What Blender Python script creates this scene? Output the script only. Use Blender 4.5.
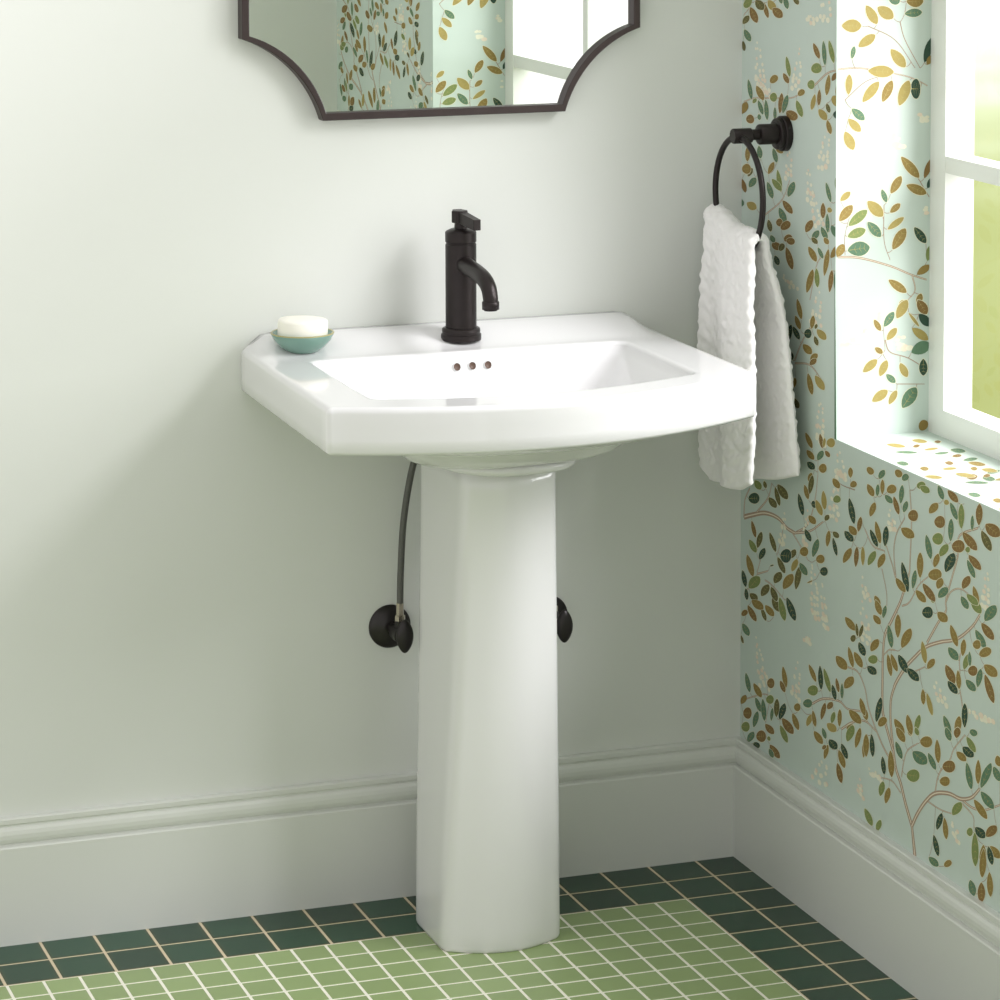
import bpy, bmesh, math, random
from mathutils import Vector, Matrix, noise

# ---------------------------------------------------------------- scene, camera, light
for o in list(bpy.data.objects):
    bpy.data.objects.remove(o)
SC = bpy.context.scene
COL = SC.collection

cam_data = bpy.data.cameras.new('camera')
cam_data.sensor_width = 36.0
cam_data.lens = 117.02
cam_data.shift_x = -0.00296
cam_data.shift_y = -0.4772
cam_data.clip_end = 500
cam = bpy.data.objects.new('camera', cam_data)
COL.objects.link(cam)
cam.matrix_world = Matrix(((0.94205883, 0.02784302, -0.33429017, -2.08911),
                           (-0.33543716, 0.07029473, -0.9394363, -4.73450),
                           (-0.00265791, 0.99713761, 0.07556136, 1.740724),
                           (0, 0, 0, 1)))
SC.camera = cam

SKY_STRENGTH = 1.06
world = bpy.data.worlds.new('sky')
SC.world = world
world.use_nodes = True
wn = world.node_tree
bg = wn.nodes['Background']
bg.inputs['Color'].default_value = (1.0, 0.98, 0.965, 1)
bg.inputs['Strength'].default_value = SKY_STRENGTH

sun_data = bpy.data.lights.new('sun', 'SUN')
sun_data.energy = 3.7
sun_data.angle = math.radians(27)
sun_data.color = (0.985, 0.94, 1.0)
sun = bpy.data.objects.new('sun', sun_data)
COL.objects.link(sun)
sun.location = (4, -4, 5)
sun.rotation_euler = Vector((-0.50, 0.57, -0.60)).to_track_quat('-Z', 'Y').to_euler()

# broad daylight entering by the window: a soft source outside the glass
day_data = bpy.data.lights.new('window_daylight', 'AREA')
day_data.shape = 'RECTANGLE'
day_data.size = 1.5
day_data.size_y = 1.6
day_data.energy = 66.0
day_data.color = (1.0, 0.965, 0.99)
day = bpy.data.objects.new('window_daylight', day_data)
COL.objects.link(day)
day.location = (0.95, -0.95, 1.8)
day.rotation_euler = Vector((-0.85, 0.0, -0.4)).to_track_quat('-Z', 'Y').to_euler()

SC.view_settings.view_transform = 'Standard'
SC.view_settings.look = 'None'
SC.view_settings.exposure = -0.05
SC.view_settings.gamma = 1.0
SC.view_settings.use_curve_mapping = False

# ---------------------------------------------------------------- helpers
def srgb(r, g, b):
    return tuple(((c / 255) / 12.92 if c / 255 <= 0.04045 else ((c / 255 + 0.055) / 1.055) ** 2.4) for c in (r, g, b)) + (1,)

def material(name, color, rough=0.5, metal=0.0, spec=0.5, coat=0.0, coat_rough=0.05, var=0.0, scale=20.0, bump=0.0, bump_scale=60.0, sheen=0.0, sss=0.0):
    m = bpy.data.materials.new(name)
    m.use_nodes = True
    nt = m.node_tree
    b = nt.nodes['Principled BSDF']
    b.inputs['Base Color'].default_value = color
    b.inputs['Roughness'].default_value = rough
    b.inputs['Metallic'].default_value = metal
    b.inputs['Specular IOR Level'].default_value = spec
    b.inputs['Coat Weight'].default_value = coat
    b.inputs['Coat Roughness'].default_value = coat_rough
    b.inputs['Sheen Weight'].default_value = sheen
    if sss:
        b.inputs['Subsurface Weight'].default_value = sss
        b.inputs['Subsurface Radius'].default_value = (0.01, 0.01, 0.008)
    tc = nt.nodes.new('ShaderNodeTexCoord')
    if var > 0:
        n = nt.nodes.new('ShaderNodeTexNoise')
        n.inputs['Scale'].default_value = scale
        n.inputs['Detail'].default_value = 3
        nt.links.new(tc.outputs['Object'], n.inputs['Vector'])
        mx = nt.nodes.new('ShaderNodeMix')
        mx.data_type = 'RGBA'
        mx.inputs[6].default_value = tuple(min(1, c * (1 - var)) for c in color[:3]) + (1,)
        mx.inputs[7].default_value = tuple(min(1, c * (1 + var)) for c in color[:3]) + (1,)
        nt.links.new(n.outputs['Fac'], mx.inputs[0])
        nt.links.new(mx.outputs[2], b.inputs['Base Color'])
    if bump > 0:
        n2 = nt.nodes.new('ShaderNodeTexNoise')
        n2.inputs['Scale'].default_value = bump_scale
        n2.inputs['Detail'].default_value = 4
        nt.links.new(tc.outputs['Object'], n2.inputs['Vector'])
        bp = nt.nodes.new('ShaderNodeBump')
        bp.inputs['Strength'].default_value = bump
        bp.inputs['Distance'].default_value = 0.002
        nt.links.new(n2.outputs['Fac'], bp.inputs['Height'])
        nt.links.new(bp.outputs['Normal'], b.inputs['Normal'])
    return m

def link(name, me, parent=None, mats=(), smooth=True, kind=None):
    o = bpy.data.objects.new(name, me)
    COL.objects.link(o)
    for m in mats:
        me.materials.append(m)
    if smooth:
        for p in me.polygons:
            p.use_smooth = True
    if parent:
        o.parent = parent
        o.matrix_parent_inverse = Matrix.Translation(parent.location).inverted()
    if kind:
        o['kind'] = kind
    return o

def from_bm(name, bm, parent=None, mats=(), smooth=True, kind=None, recalc=True):
    if recalc:
        bmesh.ops.recalc_face_normals(bm, faces=bm.faces)
    me = bpy.data.meshes.new(name)
    bm.to_mesh(me)
    bm.free()
    return link(name, me, parent, mats, smooth, kind)

def thing(name, label, cat, loc, group=None):
    o = bpy.data.objects.new(name, None)
    o.empty_display_size = 0.05
    COL.objects.link(o)
    o.location = loc
    o['label'] = label
    o['category'] = cat
    if group:
        o['group'] = group
    return o

def sharp(o, deg=35):
    me = o.data
    bm = bmesh.new()
    bm.from_mesh(me)
    for e in bm.edges:
        if len(e.link_faces) == 2 and e.calc_face_angle(0) > math.radians(deg):
            e.smooth = False
    bm.to_mesh(me)
    bm.free()
    return o

def bevel(o, w, seg=3, angle=30):
    md = o.modifiers.new('bevel', 'BEVEL')
    md.width = w
    md.segments = seg
    md.limit_method = 'ANGLE'
    md.angle_limit = math.radians(angle)
    return o

def add_box(bm, x0, x1, y0, y1, z0, z1, mi=0):
    v = [bm.verts.new((x, y, z)) for x in (x0, x1) for y in (y0, y1) for z in (z0, z1)]
    fs = []
    for q in ((0, 1, 3, 2), (4, 6, 7, 5), (0, 4, 5, 1), (2, 3, 7, 6), (0, 2, 6, 4), (1, 5, 7, 3)):
        f = bm.faces.new([v[i] for i in q])
        f.material_index = mi
        fs.append(f)
    return fs

def add_lathe(bm, prof, origin=(0, 0, 0), axis=(0, 0, 1), n=48, mi=0):
    """prof: list of (radius, height along the axis); closed at both ends."""
    q = Vector((0, 0, 1)).rotation_difference(Vector(axis))
    O = Vector(origin)
    rings = []
    for r, h in prof:
        if r < 1e-6:
            rings.append([bm.verts.new(O + q @ Vector((0, 0, h)))])
        else:
            rings.append([bm.verts.new(O + q @ Vector((r * math.cos(2 * math.pi * k / n), r * math.sin(2 * math.pi * k / n), h))) for k in range(n)])
    for a, b in zip(rings, rings[1:]):
        for k in range(n):
            k2 = (k + 1) % n
            if len(a) == 1 and len(b) == 1:
                continue
            if len(a) == 1:
                f = bm.faces.new((a[0], b[k], b[k2]))
            elif len(b) == 1:
                f = bm.faces.new((a[k], b[0], a[k2]))
            else:
                f = bm.faces.new((a[k], b[k], b[k2], a[k2]))
            f.material_index = mi

def smooth_path(pts, steps=8):
    P = [Vector(p) for p in pts]
    P = [P[0] * 2 - P[1]] + P + [P[-1] * 2 - P[-2]]
    out = []
    for i in range(1, len(P) - 2):
        p0, p1, p2, p3 = P[i - 1:i + 3]
        for s in range(steps):
            t = s / steps
            out.append(0.5 * ((2 * p1) + (p2 - p0) * t + (2 * p0 - 5 * p1 + 4 * p2 - p3) * t * t + (3 * p1 - p0 - 3 * p2 + p3) * t ** 3))
    out.append(P[-2])
    return out

def add_tube(bm, path, rad, n=20, closed=False, cap=True):
    P = [Vector(p) for p in path]
    N = len(P)
    R = rad if isinstance(rad, (list, tuple)) else [rad] * N
    rings = []
    ref = None
    for i in range(N):
        if closed:
            t = (P[(i + 1) % N] - P[i - 1]).normalized()
        else:
            t = (P[min(i + 1, N - 1)] - P[max(i - 1, 0)]).normalized()
        if ref is None:
            ref = t.orthogonal().normalized()
        ref = (ref - t * ref.dot(t)).normalized()
        b = t.cross(ref)
        rings.append([bm.verts.new(P[i] + (ref * math.cos(2 * math.pi * k / n) + b * math.sin(2 * math.pi * k / n)) * R[i]) for k in range(n)])
    M = N if closed else N - 1
    for i in range(M):
        a, b = rings[i], rings[(i + 1) % N]
        for k in range(n):
            bm.faces.new((a[k], a[(k + 1) % n], b[(k + 1) % n], b[k]))
    if cap and not closed:
        bm.faces.new(rings[0][::-1])
        bm.faces.new(rings[-1])

def add_loft(bm, loops, cap0=True, cap1=True):
    rings = [[bm.verts.new(p) for p in L] for L in loops]
    n = len(rings[0])
    for a, b in zip(rings, rings[1:]):
        for k in range(n):
            bm.faces.new((a[k], a[(k + 1) % n], b[(k + 1) % n], b[k]))
    for flag, r in ((cap0, rings[0]), (cap1, rings[-1])):
        if flag:
            c = Vector((0, 0, 0))
            for v in r:
                c += v.co
            cv = bm.verts.new(c / n)
            for k in range(n):
                bm.faces.new((r[k], r[(k + 1) % n], cv))
    return rings

def sstep(a, b, x):
    t = max(0.0, min(1.0, (x - a) / (b - a)))
    return t * t * (3 - 2 * t)

# ---------------------------------------------------------------- materials
def paint_material(name, color, rough=0.55):
    return material(name, color, rough=rough, var=0.012, scale=3, bump=0.04, bump_scale=350, spec=0.3)

M_wall = paint_material('sage_wall_paint', srgb(215, 218, 212))
M_trim = material('trim_paint', srgb(212, 215, 208), rough=0.35, var=0.01, scale=4)
M_front = paint_material('sage_front_wall_paint', srgb(215, 218, 210))
M_winframe = material('white_window_paint', srgb(226, 228, 222), rough=0.35, var=0.01, scale=8)
M_ceramic = material('white_glazed_porcelain', srgb(225, 225, 225), rough=0.09, spec=0.5, coat=0.3, coat_rough=0.03, var=0.006, scale=5)
M_bronze = material('oil_rubbed_bronze', srgb(40, 34, 33), rough=0.38, metal=0.55, spec=0.5, var=0.18, scale=60)
M_frame = material('dark_bronze_frame', srgb(66, 56, 55), rough=0.42, metal=0.5, var=0.12, scale=90, bump=0.1, bump_scale=500)
M_black = material('black_valve_metal', srgb(36, 32, 31), rough=0.35, metal=0.3, var=0.25, scale=70)
M_chrome = material('nickel', srgb(190, 180, 165), rough=0.25, metal=0.9)
M_hole = material('brown_overflow_recess', srgb(92, 70, 58), rough=0.5)
M_soap = material('cream_soap', srgb(246, 244, 232), rough=0.5, var=0.01, sss=0.1)
M_dish = material('teal_glaze', srgb(112, 150, 136), rough=0.2, coat=0.5, var=0.12, scale=35)
M_dish_rim = material('tan_glaze_rim', srgb(160, 155, 105), rough=0.3, var=0.15, scale=80)
M_towel = material('white_terry', srgb(253, 252, 249), rough=0.95, spec=0.1, sheen=0.3, var=0.02, scale=60, bump=0.9, bump_scale=900)

m = bpy.data.materials.new('mirror_silver')
m.use_nodes = True
b = m.node_tree.nodes['Principled BSDF']
b.inputs['Base Color'].default_value = (0.86, 0.89, 0.87, 1)
b.inputs['Metallic'].default_value = 1
b.inputs['Roughness'].default_value = 0.0
M_mirror = m

m = bpy.data.materials.new('clear_window_glass')
m.use_nodes = True
nt = m.node_tree
nt.nodes.clear()
out = nt.nodes.new('ShaderNodeOutputMaterial')
mix = nt.nodes.new('ShaderNodeMixShader')
tr = nt.nodes.new('ShaderNodeBsdfTransparent')
tr.inputs['Color'].default_value = (0.97, 0.99, 0.98, 1)
gl = nt.nodes.new('ShaderNodeBsdfGlossy')
gl.inputs['Roughness'].default_value = 0.02
lw = nt.nodes.new('ShaderNodeLayerWeight')
pw5 = nt.nodes.new('ShaderNodeMath')
pw5.operation = 'POWER'
pw5.inputs[1].default_value = 5.0
nt.links.new(lw.outputs['Facing'], pw5.inputs[0])
fr = nt.nodes.new('ShaderNodeMath')
fr.operation = 'MULTIPLY_ADD'
fr.inputs[1].default_value = 0.6
fr.inputs[2].default_value = 0.02
nt.links.new(pw5.outputs[0], fr.inputs[0])
nt.links.new(fr.outputs[0], mix.inputs[0])
nt.links.new(tr.outputs[0], mix.inputs[1])
nt.links.new(gl.outputs[0], mix.inputs[2])
nt.links.new(mix.outputs[0], out.inputs['Surface'])
M_glass = m

def tile_material(name, color, pitch, ox, oy, var, edge=None, rough=0.25):
    """Glazed tile: each tile of the grid gets its own shade; the glaze pools a little."""
    m = bpy.data.materials.new(name)
    m.use_nodes = True
    nt = m.node_tree
    b = nt.nodes['Principled BSDF']
    b.inputs['Roughness'].default_value = rough
    b.inputs['Specular IOR Level'].default_value = 0.35
    tc = nt.nodes.new('ShaderNodeTexCoord')
    sub = nt.nodes.new('ShaderNodeVectorMath')
    sub.operation = 'SUBTRACT'
    sub.inputs[1].default_value = (ox, oy, 0)
    nt.links.new(tc.outputs['Object'], sub.inputs[0])
    dv = nt.nodes.new('ShaderNodeVectorMath')
    dv.operation = 'MULTIPLY'
    dv.inputs[1].default_value = (1 / pitch, 1 / pitch, 0)
    nt.links.new(sub.outputs[0], dv.inputs[0])
    fl = nt.nodes.new('ShaderNodeVectorMath')
    fl.operation = 'FLOOR'
    nt.links.new(dv.outputs[0], fl.inputs[0])
    wnz = nt.nodes.new('ShaderNodeTexWhiteNoise')
    nt.links.new(fl.outputs[0], wnz.inputs['Vector'])
    n = nt.nodes.new('ShaderNodeTexNoise')
    n.inputs['Scale'].default_value = 25
    n.inputs['Detail'].default_value = 3
    nt.links.new(tc.outputs['Object'], n.inputs['Vector'])
    av = nt.nodes.new('ShaderNodeMath')
    av.operation = 'MULTIPLY_ADD'
    av.inputs[1].default_value = 0.6
    nt.links.new(wnz.outputs['Value'], av.inputs[0])
    ml = nt.nodes.new('ShaderNodeMath')
    ml.operation = 'MULTIPLY'
    ml.inputs[1].default_value = 0.4
    nt.links.new(n.outputs['Fac'], ml.inputs[0])
    nt.links.new(ml.outputs[0], av.inputs[2])
    mx = nt.nodes.new('ShaderNodeMix')
    mx.data_type = 'RGBA'
    mx.inputs[6].default_value = tuple(c * (1 - var) for c in color[:3]) + (1,)
    mx.inputs[7].default_value = tuple(c * (1 + var) for c in color[:3]) + (1,)
    nt.links.new(av.outputs[0], mx.inputs[0])
    last = mx.outputs[2]
    if edge:
        fr = nt.nodes.new('ShaderNodeVectorMath')
        fr.operation = 'FRACTION'
        nt.links.new(dv.outputs[0], fr.inputs[0])
        s2 = nt.nodes.new('ShaderNodeVectorMath')
        s2.operation = 'SUBTRACT'
        s2.inputs[1].default_value = (0.5, 0.5, 0)
        nt.links.new(fr.outputs[0], s2.inputs[0])
        ab = nt.nodes.new('ShaderNodeVectorMath')
        ab.operation = 'ABSOLUTE'
        nt.links.new(s2.outputs[0], ab.inputs[0])
        sp = nt.nodes.new('ShaderNodeSeparateXYZ')
        nt.links.new(ab.outputs[0], sp.inputs[0])
        mm = nt.nodes.new('ShaderNodeMath')
        mm.operation = 'MAXIMUM'
        nt.links.new(sp.outputs[0], mm.inputs[0])
        nt.links.new(sp.outputs[1], mm.inputs[1])
        mr = nt.nodes.new('ShaderNodeMapRange')
        mr.inputs['From Min'].default_value = 0.40
        mr.inputs['From Max'].default_value = 0.485
        nt.links.new(mm.outputs[0], mr.inputs['Value'])
        m3 = nt.nodes.new('ShaderNodeMath')
        m3.operation = 'MULTIPLY'
        nt.links.new(mr.outputs[0], m3.inputs[0])
        nt.links.new(n.outputs['Fac'], m3.inputs[1])
        me2 = nt.nodes.new('ShaderNodeMix')
        me2.data_type = 'RGBA'
        me2.inputs[7].default_value = edge
        nt.links.new(m3.outputs[0], me2.inputs[0])
        nt.links.new(last, me2.inputs[6])
        last = me2.outputs[2]
    nt.links.new(last, b.inputs['Base Color'])
    bp = nt.nodes.new('ShaderNodeBump')
    bp.inputs['Strength'].default_value = 0.25
    bp.inputs['Distance'].default_value = 0.001
    nt.links.new(n.outputs['Fac'], bp.inputs['Height'])
    nt.links.new(bp.outputs['Normal'], b.inputs['Normal'])
    return m

GRID = 0.082
GX, GY = -0.00412, -0.01316          # dark grid line 0 in X and Y
LG = 0.05323
LX, LY = GX - 2 * GRID, GY - 2 * GRID  # corner where the small tiles begin
M_dark_tile = tile_material('dark_green_glazed_tile', srgb(30, 66, 47), GRID, GX, GY, 0.4, srgb(92, 84, 50))
M_light_tile = tile_material('light_green_glazed_tile', srgb(146, 166, 112), LG, LX, LY, 0.10)
M_grout = material('cream_grout', srgb(238, 236, 222), rough=0.8, var=0.04, scale=80)
M_grout_tan = material('tan_grout', srgb(208, 194, 166), rough=0.8, var=0.06, scale=80)

# wallpaper inks
M_paper = material('aqua_wallpaper', srgb(194, 207, 198), rough=0.6, spec=0.25, var=0.025, scale=18, bump=0.03, bump_scale=400)
M_halo = material('wallpaper_cream_outline', srgb(222, 220, 192), rough=0.6, spec=0.2)
M_vein = material('wallpaper_vein_ink', srgb(170, 158, 100), rough=0.6, spec=0.2)
M_twig = material('wallpaper_twig_ink', srgb(164, 144, 124), rough=0.6, spec=0.2, var=0.1, scale=200)
M_blossom = material('wallpaper_blossom_ink', srgb(226, 224, 202), rough=0.6, spec=0.2, var=0.06, scale=150)
M_blush = material('wallpaper_blush_ink', srgb(225, 212, 190), rough=0.6, spec=0.2)
INKS = {'o': srgb(142, 121, 68), 'y': srgb(162, 146, 86), 'g': srgb(94, 124, 98), 'l': srgb(124, 138, 84),
        'd': srgb(52, 76, 62), 'b': srgb(130, 104, 62), 'e': srgb(100, 96, 58)}
PAPER_MATS = [M_paper, M_halo, M_vein, M_twig, M_blossom, M_blush]
INK_IDX = {}
for k, c in INKS.items():
    INK_IDX[k] = len(PAPER_MATS)
    PAPER_MATS.append(material('wallpaper_leaf_ink_' + {'o': 'ochre', 'y': 'mustard', 'g': 'green', 'l': 'lime', 'd': 'dark_green', 'b': 'brown', 'e': 'olive'}[k], c, rough=0.6, spec=0.2, var=0.14, scale=120))

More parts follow.
